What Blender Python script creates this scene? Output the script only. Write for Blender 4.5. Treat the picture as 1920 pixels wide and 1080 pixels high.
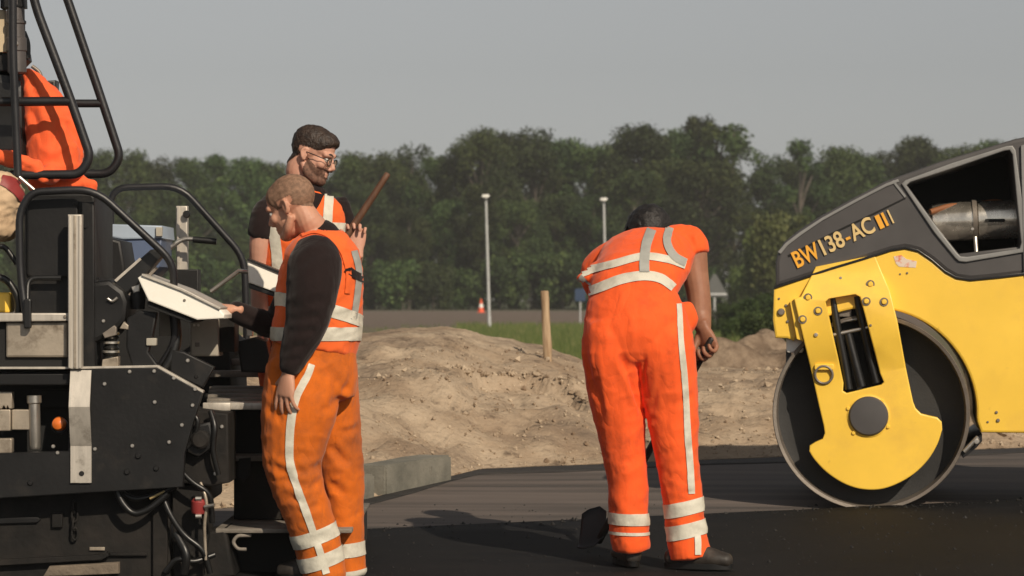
import bpy, bmesh, math, random
import numpy as np
from mathutils import Vector, Matrix, noise
from mathutils.bvhtree import BVHTree
random.seed(7)
R = math.radians
for o in list(bpy.data.objects): bpy.data.objects.remove(o)
SC = bpy.context.scene
COL = SC.collection

# ---------------------------------------------------------------- camera
F = 5400.0            # focal length in photo pixels (1920 wide)
CZ = 1.23             # camera height
HY = 560.0            # horizon row in the photo
cam_d = bpy.data.cameras.new('camera')
cam_d.sensor_width = 36.0
cam_d.lens = 36.0 * F / 1920.0
cam_d.shift_y = (HY - 540.0) / 1920.0
cam_d.clip_start = 0.1
cam_d.clip_end = 9000
cam_d.dof.use_dof = True
cam_d.dof.focus_distance = 13.2
cam_d.dof.aperture_fstop = 6.0
cam = bpy.data.objects.new('camera', cam_d)
COL.objects.link(cam)
cam.location = (0, 0, CZ)
cam.rotation_euler = (R(90), 0, 0)
SC.camera = cam

# ---------------------------------------------------------------- light
SUN_AZ, SUN_EL = R(152), R(35)      # azimuth clockwise from +Y
to_sun = Vector((math.sin(SUN_AZ) * math.cos(SUN_EL), math.cos(SUN_AZ) * math.cos(SUN_EL), math.sin(SUN_EL)))
w = bpy.data.worlds.new('World'); SC.world = w; w.use_nodes = True
nt = w.node_tree; nt.nodes.clear()
sky = nt.nodes.new('ShaderNodeTexSky'); sky.sky_type = 'NISHITA'; sky.sun_disc = False
sky.sun_elevation = SUN_EL; sky.sun_rotation = SUN_AZ
sky.air_density = 1.0; sky.dust_density = 1.0; sky.ozone_density = 1.0
hs = nt.nodes.new('ShaderNodeHueSaturation'); hs.inputs['Saturation'].default_value = 0.16
bg = nt.nodes.new('ShaderNodeBackground'); bg.inputs['Strength'].default_value = 0.060
wo = nt.nodes.new('ShaderNodeOutputWorld')
nt.links.new(sky.outputs[0], hs.inputs['Color']); nt.links.new(hs.outputs[0], bg.inputs[0]); nt.links.new(bg.outputs[0], wo.inputs[0])
sd = bpy.data.lights.new('sun', 'SUN'); sd.energy = 4.0; sd.angle = R(0.6); sd.color = (1.0, 0.86, 0.68)
sun = bpy.data.objects.new('sun', sd); COL.objects.link(sun)
sun.rotation_euler = (-to_sun).to_track_quat('-Z', 'Y').to_euler()
sun.location = (8, -8, 12)
vs = SC.view_settings
vs.view_transform = 'Standard'; vs.look = 'None'; vs.exposure = 0.0; vs.gamma = 1.0; vs.use_curve_mapping = False

# ---------------------------------------------------------------- helpers
def W(px, py, Y):
    return Vector(((px - 960.0) * Y / F, Y, CZ - (py - HY) * Y / F))

def road_z(y):
    return 0.035 * max(0.0, y - 12.0)

def mat(name, col, rough=0.6, metal=0.0, var=0.12, scale=6.0, bump=0.05, bscale=80.0, col2=None, thr=(0.35, 0.7), stretch=None, spec=0.5, coat=0.0, bdist=0.01):
    m = bpy.data.materials.new(name); m.use_nodes = True
    t = m.node_tree; b = t.nodes['Principled BSDF']
    tc = t.nodes.new('ShaderNodeTexCoord'); src = tc.outputs['Object']
    if stretch:
        mp = t.nodes.new('ShaderNodeMapping'); mp.inputs['Rotation'].default_value = stretch[0]; mp.inputs['Scale'].default_value = stretch[1]
        t.links.new(src, mp.inputs[0]); src = mp.outputs[0]
    n = t.nodes.new('ShaderNodeTexNoise'); n.inputs['Scale'].default_value = scale; n.inputs['Detail'].default_value = 6; n.inputs['Roughness'].default_value = 0.62
    t.links.new(src, n.inputs['Vector'])
    r = t.nodes.new('ShaderNodeValToRGB')
    r.color_ramp.elements[0].position, r.color_ramp.elements[1].position = thr
    c2 = col2 if col2 else tuple(min(1, c * (1 + var)) for c in col)
    c1 = col if col2 else tuple(c * (1 - var) for c in col)
    r.color_ramp.elements[0].color = (*c1, 1); r.color_ramp.elements[1].color = (*c2, 1)
    t.links.new(n.outputs[0], r.inputs[0]); t.links.new(r.outputs[0], b.inputs['Base Color'])
    b.inputs['Roughness'].default_value = rough; b.inputs['Metallic'].default_value = metal
    b.inputs['Specular IOR Level'].default_value = spec
    b.inputs['Coat Weight'].default_value = coat
    mr = t.nodes.new('ShaderNodeMapRange'); mr.inputs[3].default_value = max(0.02, rough - 0.12); mr.inputs[4].default_value = min(1, rough + 0.12)
    t.links.new(n.outputs[0], mr.inputs[0]); t.links.new(mr.outputs[0], b.inputs['Roughness'])
    if bump:
        n2 = t.nodes.new('ShaderNodeTexNoise'); n2.inputs['Scale'].default_value = bscale; n2.inputs['Detail'].default_value = 4
        t.links.new(src, n2.inputs['Vector'])
        bp = t.nodes.new('ShaderNodeBump'); bp.inputs['Strength'].default_value = bump; bp.inputs['Distance'].default_value = bdist
        t.links.new(n2.outputs[0], bp.inputs['Height']); t.links.new(bp.outputs[0], b.inputs['Normal'])
    return m

def tag(o, label=None, cat=None, group=None, kind=None):
    if label: o['label'] = label
    if cat: o['category'] = cat
    if group: o['group'] = group
    if kind: o['kind'] = kind
    return o

def obj(name, me, m=None, par=None, smooth=None):
    o = bpy.data.objects.new(name, me); COL.objects.link(o)
    if m is not None:
        me.materials.clear(); me.materials.append(m)
    if smooth is not None:
        me.polygons.foreach_set('use_smooth', [True] * len(me.polygons))
        if smooth < 179: me.set_sharp_from_angle(angle=R(smooth))
    if par is not None:
        o.parent = par
        root = par
        while root.parent: root = root.parent
        if not par.parent: o.matrix_parent_inverse = Matrix.Translation(-par.location)
        # deeper levels: the parent already carries world-space vertices
    return o

def empty(name, loc, label, cat, group=None):
    o = bpy.data.objects.new(name, None); COL.objects.link(o); o.location = loc
    o.empty_display_size = 0.1
    return tag(o, label, cat, group)

def mesh(V, Fc):
    me = bpy.data.meshes.new('m'); me.from_pydata([tuple(v) for v in V], [], [tuple(f) for f in Fc]); me.update()
    return me

def baked(data):
    o = bpy.data.objects.new('tmp', data); COL.objects.link(o)
    dg = bpy.context.evaluated_depsgraph_get(); dg.update()
    me = bpy.data.meshes.new_from_object(o.evaluated_get(dg))
    bpy.data.objects.remove(o)
    return me

def plate(name, pts, Y, dep, m, par, bev=0.003, holes=(), px=True, sm=35):
    """outline in photo pixels (at depth Y) or metres (x, z); front face at Y, thickness dep going away"""
    cu = bpy.data.curves.new('t', 'CURVE'); cu.dimensions = '2D'; cu.fill_mode = 'BOTH'
    bev = min(bev, dep * 0.4)
    cu.extrude = dep / 2 - bev; cu.bevel_depth = bev; cu.bevel_resolution = 1; cu.offset = -bev
    for ring in [pts] + list(holes):
        sp = cu.splines.new('POLY'); sp.points.add(len(ring) - 1); sp.use_cyclic_u = True
        for i, q in enumerate(ring):
            if px:
                p = W(q[0], q[1], Y); sp.points[i].co = (p.x, p.z, 0, 1)
            else:
                sp.points[i].co = (q[0], q[1], 0, 1)
    me = baked(cu); bpy.data.curves.remove(cu)
    yc = Y + dep / 2
    for v in me.vertices: v.co = Vector((v.co.x, yc - v.co.z, v.co.y))
    me.update()
    return obj(name, me, m, par, sm)

def rect(x0, y0, x1, y1): return [(x0, y0), (x1, y0), (x1, y1), (x0, y1)]

def rrect(x0, y0, x1, y1, r, n=4):
    out = []
    for cx, cy, a0 in ((x1 - r, y0 + r, -90), (x1 - r, y1 - r, 0), (x0 + r, y1 - r, 90), (x0 + r, y0 + r, 180)):
        for k in range(n + 1):
            a = R(a0 + 90 * k / n); out.append((cx + r * math.cos(a), cy + r * math.sin(a)))
    return out

def bx(name, x, y, z, m, par, bev=0.004, rot=None):
    bm = bmesh.new(); bmesh.ops.create_cube(bm, size=1)
    for v in bm.verts:
        v.co = Vector(((x[0] + x[1]) / 2 + v.co.x * (x[1] - x[0]), (y[0] + y[1]) / 2 + v.co.y * (y[1] - y[0]), (z[0] + z[1]) / 2 + v.co.z * (z[1] - z[0])))
    if bev: bmesh.ops.bevel(bm, geom=bm.edges[:], offset=bev, segments=2, affect='EDGES', profile=0.5)
    me = bpy.data.meshes.new('m'); bm.to_mesh(me); bm.free()
    if rot is not None: me.transform(rot)
    return obj(name, me, m, par, 35)

def fillet(pts, rad, n=5):
    out = [pts[0]]
    for i in range(1, len(pts) - 1):
        a, b, c = pts[i - 1], pts[i], pts[i + 1]
        d1, d2 = (a - b), (c - b); l1, l2 = d1.length, d2.length
        r = min(rad, l1 * 0.45, l2 * 0.45)
        p, q = b + d1 / l1 * r, b + d2 / l2 * r
        for k in range(n + 1):
            t = k / n; out.append(p * (1 - t) ** 2 + b * 2 * t * (1 - t) + q * t * t)
    out.append(pts[-1]); return out

def pipe(name, pts, r, m, par, rad=0.08, px=True, res=3):
    P = [W(*p) if px else Vector(p) for p in pts]
    P = fillet(P, rad) if rad else P
    cu = bpy.data.curves.new('t', 'CURVE'); cu.dimensions = '3D'; cu.bevel_depth = r; cu.bevel_resolution = res; cu.use_fill_caps = True
    sp = cu.splines.new('POLY'); sp.points.add(len(P) - 1)
    for i, p in enumerate(P): sp.points[i].co = (*p, 1)
    me = baked(cu); bpy.data.curves.remove(cu)
    return obj(name, me, m, par, 50)

def lathe(name, org, axis, prof, m, par, seg=28, sm=35):
    ax = Vector(axis).normalized(); u = ax.orthogonal().normalized(); v = ax.cross(u)
    V, Fc = [], []
    for r, h in prof:
        for k in range(seg):
            a = 2 * math.pi * k / seg
            V.append(org + ax * h + (u * math.cos(a) + v * math.sin(a)) * max(r, 1e-5))
    for i in range(len(prof) - 1):
        for k in range(seg):
            Fc.append((i * seg + k, i * seg + (k + 1) % seg, (i + 1) * seg + (k + 1) % seg, (i + 1) * seg + k))
    me = mesh(V, Fc)
    bm = bmesh.new(); bm.from_mesh(me); bmesh.ops.remove_doubles(bm, verts=bm.verts[:], dist=1e-4); bmesh.ops.recalc_face_normals(bm, faces=bm.faces[:]); bm.to_mesh(me); bm.free()
    return obj(name, me, m, par, sm)

BOLT = {}
def bolt(px, py, Y, r, m, par, name='bolt'):
    key = (m.name, round(r, 4))
    if key not in BOLT:
        o = lathe('bolt', Vector((0, 0, 0)), (0, -1, 0), [(r, 0), (r, 0.4 * r), (0.75 * r, 0.75 * r), (0, 0.8 * r)], m, None, 10)
        BOLT[key] = o.data; bpy.data.objects.remove(o)
    o = bpy.data.objects.new(name, BOLT[key]); COL.objects.link(o); o.parent = par
    o.location = W(px, py, Y)
    if not par.parent: o.matrix_parent_inverse = Matrix.Translation(-par.location)
    return o

# ---- organic shapes
def crom(P, t):
    n = len(P) - 1; f = t * n; i = min(int(f), n - 1); u = f - i
    a, b, c, d = P[max(i - 1, 0)], P[i], P[i + 1], P[min(i + 2, n)]
    return 0.5 * ((2 * b) + (c - a) * u + (2 * a - 5 * b + 4 * c - d) * u * u + (3 * b - a - 3 * c + d) * u ** 3)

def tube(pts, rads, hint=(1, 0, 0), n=16, sub=5, cap=0.5):
    hint = Vector(hint); P = [Vector(p) for p in pts]
    RA = [(r, r) if not isinstance(r, tuple) else r for r in rads]
    RV = [Vector((a, b, 0)) for a, b in RA]
    N = (len(P) - 1) * sub
    C = [crom(P, k / N) for k in range(N + 1)]; RR = [crom(RV, k / N) for k in range(N + 1)]
    rings = []
    for k in range(N + 1):
        t = (C[min(k + 1, N)] - C[max(k - 1, 0)]).normalized()
        u = hint - t * hint.dot(t)
        if u.length < 1e-3: u = t.orthogonal()
        u.normalize(); v = t.cross(u)
        rings.append((C[k], u, v, max(RR[k].x, 1e-3), max(RR[k].y, 1e-3), t))
    c, u, v, a, b, t = rings[0]; h = min(a, b) * cap
    pre = [(c - t * h, u, v, a * .12, b * .12, t), (c - t * h * .75, u, v, a * .66, b * .66, t)]
    c, u, v, a, b, t = rings[-1]; h = min(a, b) * cap
    post = [(c + t * h * .75, u, v, a * .66, b * .66, t), (c + t * h, u, v, a * .12, b * .12, t)]
    rings = pre + rings + post
    V, Fc = [], []
    for c, u, v, a, b, t in rings:
        for k in range(n):
            g = 2 * math.pi * k / n; V.append(c + u * a * math.cos(g) + v * b * math.sin(g))
    m = len(rings)
    for i in range(m - 1):
        for k in range(n):
            Fc.append((i * n + k, i * n + (k + 1) % n, (i + 1) * n + (k + 1) % n, (i + 1) * n + k))
    Fc.append(tuple(range(n - 1, -1, -1))); Fc.append(tuple((m - 1) * n + k for k in range(n)))
    return V, Fc

def ell(c, r, M=None, nu=16, nv=10):
    c = Vector(c); V, Fc = [], []
    for j in range(1, nv):
        ph = math.pi * j / nv
        for i in range(nu):
            th = 2 * math.pi * i / nu
            q = Vector((r[0] * math.sin(ph) * math.cos(th), r[1] * math.sin(ph) * math.sin(th), r[2] * math.cos(ph)))
            V.append(c + (M @ q if M is not None else q))
    for z in (r[2], -r[2]):
        q = Vector((0, 0, z)); V.append(c + (M @ q if M is not None else q))
    top, bot = len(V) - 2, len(V) - 1
    for j in range(nv - 2):
        for i in range(nu):
            Fc.append((j * nu + i, (j + 1) * nu + i, (j + 1) * nu + (i + 1) % nu, j * nu + (i + 1) % nu))
    for i in range(nu):
        Fc.append((top, i, (i + 1) % nu)); Fc.append((bot, (nv - 2) * nu + (i + 1) % nu, (nv - 2) * nu + i))
    return V, Fc

def xf(part, M):
    return [M @ v for v in part[0]], part[1]

def remesh(parts, vox, smooth=2, fac=0.5):
    V, Fc = [], []
    for v, f in parts:
        o = len(V); V += list(v); Fc += [tuple(i + o for i in q) for q in f]
    me = mesh(V, Fc)
    o = bpy.data.objects.new('tmp', me); COL.objects.link(o)
    r = o.modifiers.new('r', 'REMESH'); r.mode = 'VOXEL'; r.voxel_size = vox; r.use_smooth_shade = True
    if smooth:
        s = o.modifiers.new('s', 'SMOOTH'); s.iterations = smooth; s.factor = fac
    dg = bpy.context.evaluated_depsgraph_get(); dg.update()
    out = bpy.data.meshes.new_from_object(o.evaluated_get(dg))
    bpy.data.objects.remove(o); bpy.data.meshes.remove(me)
    return out

def displace(me, fn):
    me.update()
    N = [v.normal.copy() for v in me.vertices]
    for v, n in zip(me.vertices, N):
        v.co = v.co + n * fn(v.co)
    me.update()

def folds(amp, f=6.0, seed=0.0, squash=1.8):
    off = Vector((seed, seed * 1.7, -seed))
    def fn(p):
        q = Vector((p.x * f, p.y * f, p.z * f * squash)) + off
        a = noise.noise(q)
        b = 1 - 2 * abs(noise.noise(q * 2.1 + Vector((3, 1, 7))))
        c = 1 - 2 * abs(noise.noise(Vector((p.x * f * 1.2 + p.z * 9, p.y * f * 1.2, p.z * f * 2.6 - p.x * 8)) + off))
        return amp * (0.7 * a + 0.45 * b * abs(b) + 0.6 * c * abs(c))
    return fn

def bvh(me):
    return BVHTree.FromPolygons([v.co.copy() for v in me.vertices], [tuple(p.vertices) for p in me.polygons])

CAMP = Vector((0, 0, CZ))
def ribbon(name, tree, pts, wpx, m, par, off=0.004, na=4, step=5.0, closed_back=True):
    """a tape sewn on a garment: pixel centre line projected on the cloth surface"""
    P = [Vector((x, y, 0)) for x, y in pts]
    L = sum((P[i + 1] - P[i]).length for i in range(len(P) - 1)); N = max(2, int(L / step))
    ws = wpx if isinstance(wpx, (list, tuple)) else [wpx] * len(P)
    WV = [Vector((a, 0, 0)) for a in ws]
    grid = []
    for k in range(N + 1):
        t = k / N; c = crom(P, t); d = (crom(P, min(1, t + .01)) - crom(P, max(0, t - .01)))
        if d.length < 1e-6: d = Vector((0, 1, 0))
        d.normalize(); nn = Vector((-d.y, d.x, 0)); ww = crom(WV, t).x
        row = []
        for j in range(na + 1):
            q = c + nn * ww * (j / na - 0.5)
            dr = (W(q.x, q.y, 12.0) - CAMP).normalized()
            h, no, ix, ds = tree.ray_cast(CAMP, dr)
            if h is None: row.append(None)
            else:
                if no.dot(dr) > 0: no = -no
                row.append(h + no * off)
        grid.append(row)
    V, Fc, idx = [], [], {}
    def vi(i, j):
        if (i, j) not in idx: idx[(i, j)] = len(V); V.append(grid[i][j])
        return idx[(i, j)]
    for i in range(N):
        for j in range(na):
            q = [(i, j), (i + 1, j), (i + 1, j + 1), (i, j + 1)]
            if any(grid[a][b] is None for a, b in q): continue
            ys = [grid[a][b].y for a, b in q]
            if max(ys) - min(ys) > 0.2: continue
            Fc.append([vi(a, b) for a, b in q])
    if not Fc: return None
    up = list(range(len(V)))          # keep the largest connected piece
    def root_(i):
        while up[i] != i: up[i] = up[up[i]]; i = up[i]
        return i
    for f in Fc:
        for i in f[1:]: up[root_(i)] = root_(f[0])
    cnt = {}
    for f in Fc: cnt[root_(f[0])] = cnt.get(root_(f[0]), 0) + 1
    best = max(cnt, key=cnt.get); Fc = [f for f in Fc if root_(f[0]) == best]
    used = sorted({i for f in Fc for i in f}); mp_ = {i: k for k, i in enumerate(used)}
    return obj(name, mesh([V[i] for i in used], [[mp_[i] for i in f] for f in Fc]), m, par, 180)

def cutband(name, me, planes, m, par, off=0.004, keep=None):
    """part of a garment surface between planes (co, no keeps the side no points to), lifted a little"""
    bm = bmesh.new(); bm.from_mesh(me)
    for co, no in planes:
        bmesh.ops.bisect_plane(bm, geom=bm.verts[:] + bm.edges[:] + bm.faces[:], plane_co=co, plane_no=no, clear_inner=True)
    if keep:
        bmesh.ops.delete(bm, geom=[f for f in bm.faces if not keep(f.calc_center_median())], context='FACES')
    bm.normal_update()
    N = {v: v.normal.copy() for v in bm.verts}
    for v in bm.verts: v.co += N[v] * off
    out = bpy.data.meshes.new('m'); bm.to_mesh(out); bm.free()
    if not len(out.polygons): return None
    return obj(name, out, m, par, 180)
# ---------------------------------------------------------------- ground, road, sand
def smooth01(t): t = min(1, max(0, t)); return t * t * (3 - 2 * t)
def interp(x, tab):
    if x <= tab[0][0]: return tab[0][1]
    for (a, b), (c, d) in zip(tab, tab[1:]):
        if x <= c: return b + (d - b) * (x - a) / (c - a)
    return tab[-1][1]

EDGE = [(-30, 5.0), (-6, 13.6), (-2, 15.0), (-0.80, 15.75), (-0.55, 16.4), (-0.36, 17.05), (-0.19, 17.5), (0.6, 17.85), (3.4, 19.0), (8, 20.9), (30, 30)]
def edge(x): return interp(x, EDGE)
def mat_edge(x): return 14.40 + 0.40 * x if x > -12 else 9.6

def ground_z(y):
    if y < 19: return road_z(y) - 0.05
    if y < 30: return 0.195 + 0.0 * y
    if y < 112: return 0.195
    if y < 145: return 0.195 + 0.305 * smooth01((y - 112) / 33)
    return 0.5

def m_ground():
    m = bpy.data.materials.new('ground'); m.use_nodes = True; t = m.node_tree; b = t.nodes['Principled BSDF']; b.inputs['Roughness'].default_value = 0.95
    g = t.nodes.new('ShaderNodeNewGeometry'); sx = t.nodes.new('ShaderNodeSeparateXYZ'); t.links.new(g.outputs['Position'], sx.inputs[0])
    n = t.nodes.new('ShaderNodeTexNoise'); n.inputs['Scale'].default_value = 0.35; n.inputs['Detail'].default_value = 8; n.inputs['Roughness'].default_value = .7
    t.links.new(g.outputs['Position'], n.inputs['Vector'])
    ad = t.nodes.new('ShaderNodeMath'); ad.operation = 'MULTIPLY_ADD'; t.links.new(n.outputs[0], ad.inputs[0]); ad.inputs[1].default_value = 36; t.links.new(sx.outputs[1], ad.inputs[2])
    mr = t.nodes.new('ShaderNodeMapRange'); mr.inputs[1].default_value = 0; mr.inputs[2].default_value = 200; t.links.new(ad.outputs[0], mr.inputs[0])
    r = t.nodes.new('ShaderNodeValToRGB'); e = r.color_ramp.elements
    e[0].position = .2; e[0].color = (.24, .18, .12, 1); e[1].position = .28; e[1].color = (.12, .105, .05, 1)
    for p, c in ((.50, (.11, .10, .045)), (.64, (.13, .095, .07)), (.80, (.14, .105, .08)), (.97, (.12, .10, .07)), (1.0, (.07, .08, .03))):
        x = r.color_ramp.elements.new(p); x.color = (*c, 1)
    t.links.new(mr.outputs[0], r.inputs[0])
    n2 = t.nodes.new('ShaderNodeTexNoise'); n2.inputs['Scale'].default_value = 2.2; n2.inputs['Detail'].default_value = 8; t.links.new(g.outputs['Position'], n2.inputs['Vector'])
    mx = t.nodes.new('ShaderNodeMixRGB'); mx.blend_type = 'MULTIPLY'; mx.inputs[0].default_value = .6
    r2 = t.nodes.new('ShaderNodeValToRGB'); r2.color_ramp.elements[0].color = (.55, .55, .55, 1); r2.color_ramp.elements[1].color = (1.2, 1.2, 1.2, 1); r2.color_ramp.elements[0].position = .3; r2.color_ramp.elements[1].position = .7
    t.links.new(n2.outputs[0], r2.inputs[0]); t.links.new(r.outputs[0], mx.inputs[1]); t.links.new(r2.outputs[0], mx.inputs[2]); t.links.new(mx.outputs[0], b.inputs['Base Color'])
    bp = t.nodes.new('ShaderNodeBump'); bp.inputs['Distance'].default_value = .1; bp.inputs['Strength'].default_value = .5; t.links.new(n2.outputs[0], bp.inputs['Height']); t.links.new(bp.outputs[0], b.inputs['Normal'])
    return m

def grid_sheet(name, xs, ys, zf, m, keep=None):
    V = [(x, y, zf(x, y)) for y in ys for x in xs]; nx = len(xs); Fc = []
    for j in range(len(ys) - 1):
        for i in range(nx - 1):
            Fc.append((j * nx + i, j * nx + i + 1, (j + 1) * nx + i + 1, (j + 1) * nx + i))
    return obj(name, mesh(V, Fc), m, None, 180)

gx = sorted(set([-1500, -600, -300, -150, -80, -50, 50, 80, 150, 300, 600, 1500] + [i * 2.0 for i in range(-20, 21)]))
gy = sorted(set([-60, -20, 0, 8, 12] + [13 + i for i in range(0, 8)] + [20 + 4 * i for i in range(0, 23)] + [112 + 3 * i for i in range(0, 13)] + [160, 200, 260, 400, 700, 1200, 2400]))
tag(grid_sheet('ground', gx, gy, lambda x, y: ground_z(y) + (0.10 * noise.noise(Vector((x * .07, y * .07, 0))) if 112 < y < 400 else 0), m_ground()), kind='structure')

# older base course of the road, paler and streaked along the driving direction
ANG = math.atan(0.41)
M_base = mat('asphalt_base', (0.062, 0.053, 0.047), rough=.8, scale=1.4, bump=.5, bscale=26, col2=(0.150, 0.122, 0.107), thr=(.36, .66), stretch=((0, 0, -ANG), (0.22, 3.4, 1)), spec=.35, bdist=.006)
M_mat = mat('asphalt_fresh', (0.006, 0.006, 0.0066), rough=.78, scale=2.0, bump=.55, bscale=70, col2=(0.016, 0.0155, 0.016), thr=(.3, .75), stretch=((0, 0, -ANG), (0.7, 3.0, 1)), spec=.12, bdist=.006)
M_edge_shade = mat('asphalt_edge_shade', (0.022, 0.021, 0.021), rough=.7, scale=3, bump=.5, bscale=60, col2=(0.05, 0.045, 0.042), stretch=((0, 0, -ANG), (0.5, 3.0, 1)), spec=.3)  # dark tone paints the roller's shadow on the asphalt beside the sand
def slab(name, xs, y0f, y1f, lift, m, thick=0.05, rag=0.0, ny=10):
    V, Fc = [], []
    nx = len(xs)
    for j in range(ny + 1):
        for x in xs:
            a, b = y0f(x), y1f(x)
            y = a + (b - a) * j / ny
            if j == ny: y += rag * noise.noise(Vector((x * 3, 4, 0))) + rag * .6 * noise.noise(Vector((x * 11, 2, 0)))
            V.append((x, y, road_z(y) + lift))
    for j in range(ny):
        for i in range(nx - 1):
            Fc.append((j * nx + i, j * nx + i + 1, (j + 1) * nx + i + 1, (j + 1) * nx + i))
    o = len(V)      # far side lip
    for x_i in range(nx):
        v = V[ny * nx + x_i]; V.append((v[0], v[1] + 0.02, v[2] - thick))
    for i in range(nx - 1): Fc.append((ny * nx + i, ny * nx + i + 1, o + i + 1, o + i))
    o = len(V)
    for x_i in range(nx):
        v = V[x_i]; V.append((v[0], v[1] - 0.005, v[2] - thick))
    for i in range(nx - 1): Fc.append((i + 1, i, o + i, o + i + 1))
    return obj(name, mesh(V, Fc), m, None, 60)
xs = [-30, -24, -18] + [-12 + .1 * i for i in range(241)] + [18, 24, 30]
tag(slab('road_base', xs, lambda x: mat_edge(x) - 1.2, edge, 0.0, M_base, .06, .05, 24), kind='structure')
tag(slab('road', xs, lambda x: -8.0, mat_edge, 0.028, M_mat, .026, .03, 60), kind='structure')
xs2 = [-.9 + .05 * i for i in range(200)]
tag(slab('road_edge_shade', xs2, lambda x: edge(x) - .36 - .1 * noise.noise(Vector((x * 1.3, 0, 0))) , lambda x: edge(x) - 0.03, 0.006, M_edge_shade, .005, .03, 4), kind='structure')  # thin sheet carrying the shadow tone painted along the sand edge

# sand
CREST = [(-6, .85), (-3.2, .9), (-1.14, .965), (-.81, .995), (-.53, 1.006), (-.37, .985), (-.22, .935), (0, .905), (.2, .86), (.37, .81), (.57, .74), (.98, .70), (1.4, .70), (2.0, .68), (2.6, .62), (4, .5), (8, .4)]
def fb(p, o=5, g=.55):
    s, a = 0, 1.0
    for k in range(o):
        s += a * noise.noise(p); p = p * 2.03 + Vector((1.3, 2.7, .4)); a *= g
    return s
def sand_z(x, y):
    e = edge(x); zr = road_z(e); yc = max(22.0, e + 2.2)
    c = interp(x * 22.0 / y if y > 20 else x, CREST)
    if y < yc:
        u = max(0, (y - e) / (yc - e))
        z = zr - .03 + (c - zr + .03) * (0.25 * u + 0.75 * math.sin(u * math.pi / 2))
        # a terrace half way up with a crumbling scarp
        k = min(1, u * 6) * min(1, (1 - u) * 3)
        z += k * 0.11 * fb(Vector((x * 1.1, y * .9, 3.1)), 5)
        z += k * 0.045 * (1 - 2 * abs(noise.noise(Vector((x * 2.4 + y * .8, y * 2.2, 9))))) 
        dx, dy = (x - .10) / .42, (y - 19.55) / .55
        q = math.sqrt(dx * dx + dy * dy) + .22 * noise.noise(Vector((x * 5, y * 5, 1)))
        z -= .11 * smooth01((1.0 - q) / .12) * smooth01((1.5 + dy) / 1.2) 
    else:
        z = c - 0.035 * (y - yc) ** 1.7
        z += .02 * fb(Vector((x * .9, y * .9, 3.1)), 3)
    t = min(1, max(0, (y - e) * 4))
    z += t * (.016 * fb(Vector((x * 6, y * 6, 5)), 5) + .004 * noise.noise(Vector((x * 30, y * 30, 2))))
    return z
M_sand = mat('sand', (0.275, 0.20, 0.137), rough=.95, scale=1.6, bump=.7, bscale=22, col2=(0.425, 0.335, 0.242), thr=(.36, .60), spec=.1, bdist=.03)
def dirt_patch(m, col, scale, lo, hi):
    t = m.node_tree; b = t.nodes['Principled BSDF']; l = b.inputs['Base Color'].links[0]; src = l.from_socket
    g = t.nodes.new('ShaderNodeTexCoord'); n = t.nodes.new('ShaderNodeTexNoise'); n.inputs['Scale'].default_value = scale; n.inputs['Detail'].default_value = 7; n.inputs['Roughness'].default_value = .7
    t.links.new(g.outputs['Object'], n.inputs['Vector'])
    r = t.nodes.new('ShaderNodeMapRange'); r.inputs[1].default_value = lo; r.inputs[2].default_value = hi; t.links.new(n.outputs[0], r.inputs[0])
    x = t.nodes.new('ShaderNodeMixRGB'); x.inputs[2].default_value = (*col, 1)
    t.links.new(r.outputs[0], x.inputs[0]); t.links.new(src, x.inputs[1]); t.links.new(x.outputs[0], b.inputs['Base Color'])
    return m
dirt_patch(M_sand, (.20, .15, .11), 1.3, .50, .66)
dirt_patch(M_sand, (.13, .095, .068), 5.5, .57, .70)
def sand_heap():
    ys, us = None, None
    V, Fc = [], []
    X = [-4.5 + .045 * i for i in range(250)]; NJ = 190
    for j in range(NJ + 1):
        u = j / NJ
        for x in X:
            e = edge(x) + .02 + .06 * noise.noise(Vector((x * 4, 1, 0)))
            y = e + (27.0 - e) * (u ** 1.25)
            V.append((x, y, sand_z(x, y) if j else road_z(e) + .004))
    nx = len(X)
    for j in range(NJ):
        for i in range(nx - 1): Fc.append((j * nx + i, j * nx + i + 1, (j + 1) * nx + i + 1, (j + 1) * nx + i))
    return tag(obj('sand_heap', mesh(V, Fc), M_sand, None, 180), 'long tan sand heap along the far edge of the new road', 'sand heap')
heap = sand_heap()
# dark soil ridge further back
def mound(name, cx, cy, rx, ry, h, m, label, cat, seed):
    V, Fc = [], []; n = 60
    z0 = ground_z(cy)
    for j in range(n + 1):
        for i in range(n + 1):
            a, b = -1 + 2 * i / n, -1 + 2 * j / n; q = math.hypot(a, b)
            z = z0 - .12 + (h + .12) * smooth01((1.0 - q) * 1.5) * (1 + .35 * noise.noise(Vector((a * 3, b * 3, seed)))) + .05 * fb(Vector((a * 7, b * 7, seed)), 4)
            V.append((cx + a * rx, cy + b * ry, z if q < .98 else z0 - .2))
    for j in range(n):
        for i in range(n): Fc.append((j * (n + 1) + i, j * (n + 1) + i + 1, (j + 1) * (n + 1) + i + 1, (j + 1) * (n + 1) + i))
    return tag(obj(name, mesh(V, Fc), m, None, 180), label, cat)
M_soil = mat('soil', (0.15, 0.108, 0.076), rough=.95, scale=5, bump=.8, bscale=25, col2=(0.32, 0.245, 0.175), thr=(.4, .72), spec=.1, bdist=.03)
mound('soil_mound', 2.3, 28.5, 1.6, 1.3, .56, M_soil, 'low dark brown soil mound between bent worker and roller', 'soil mound', 4)

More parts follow.
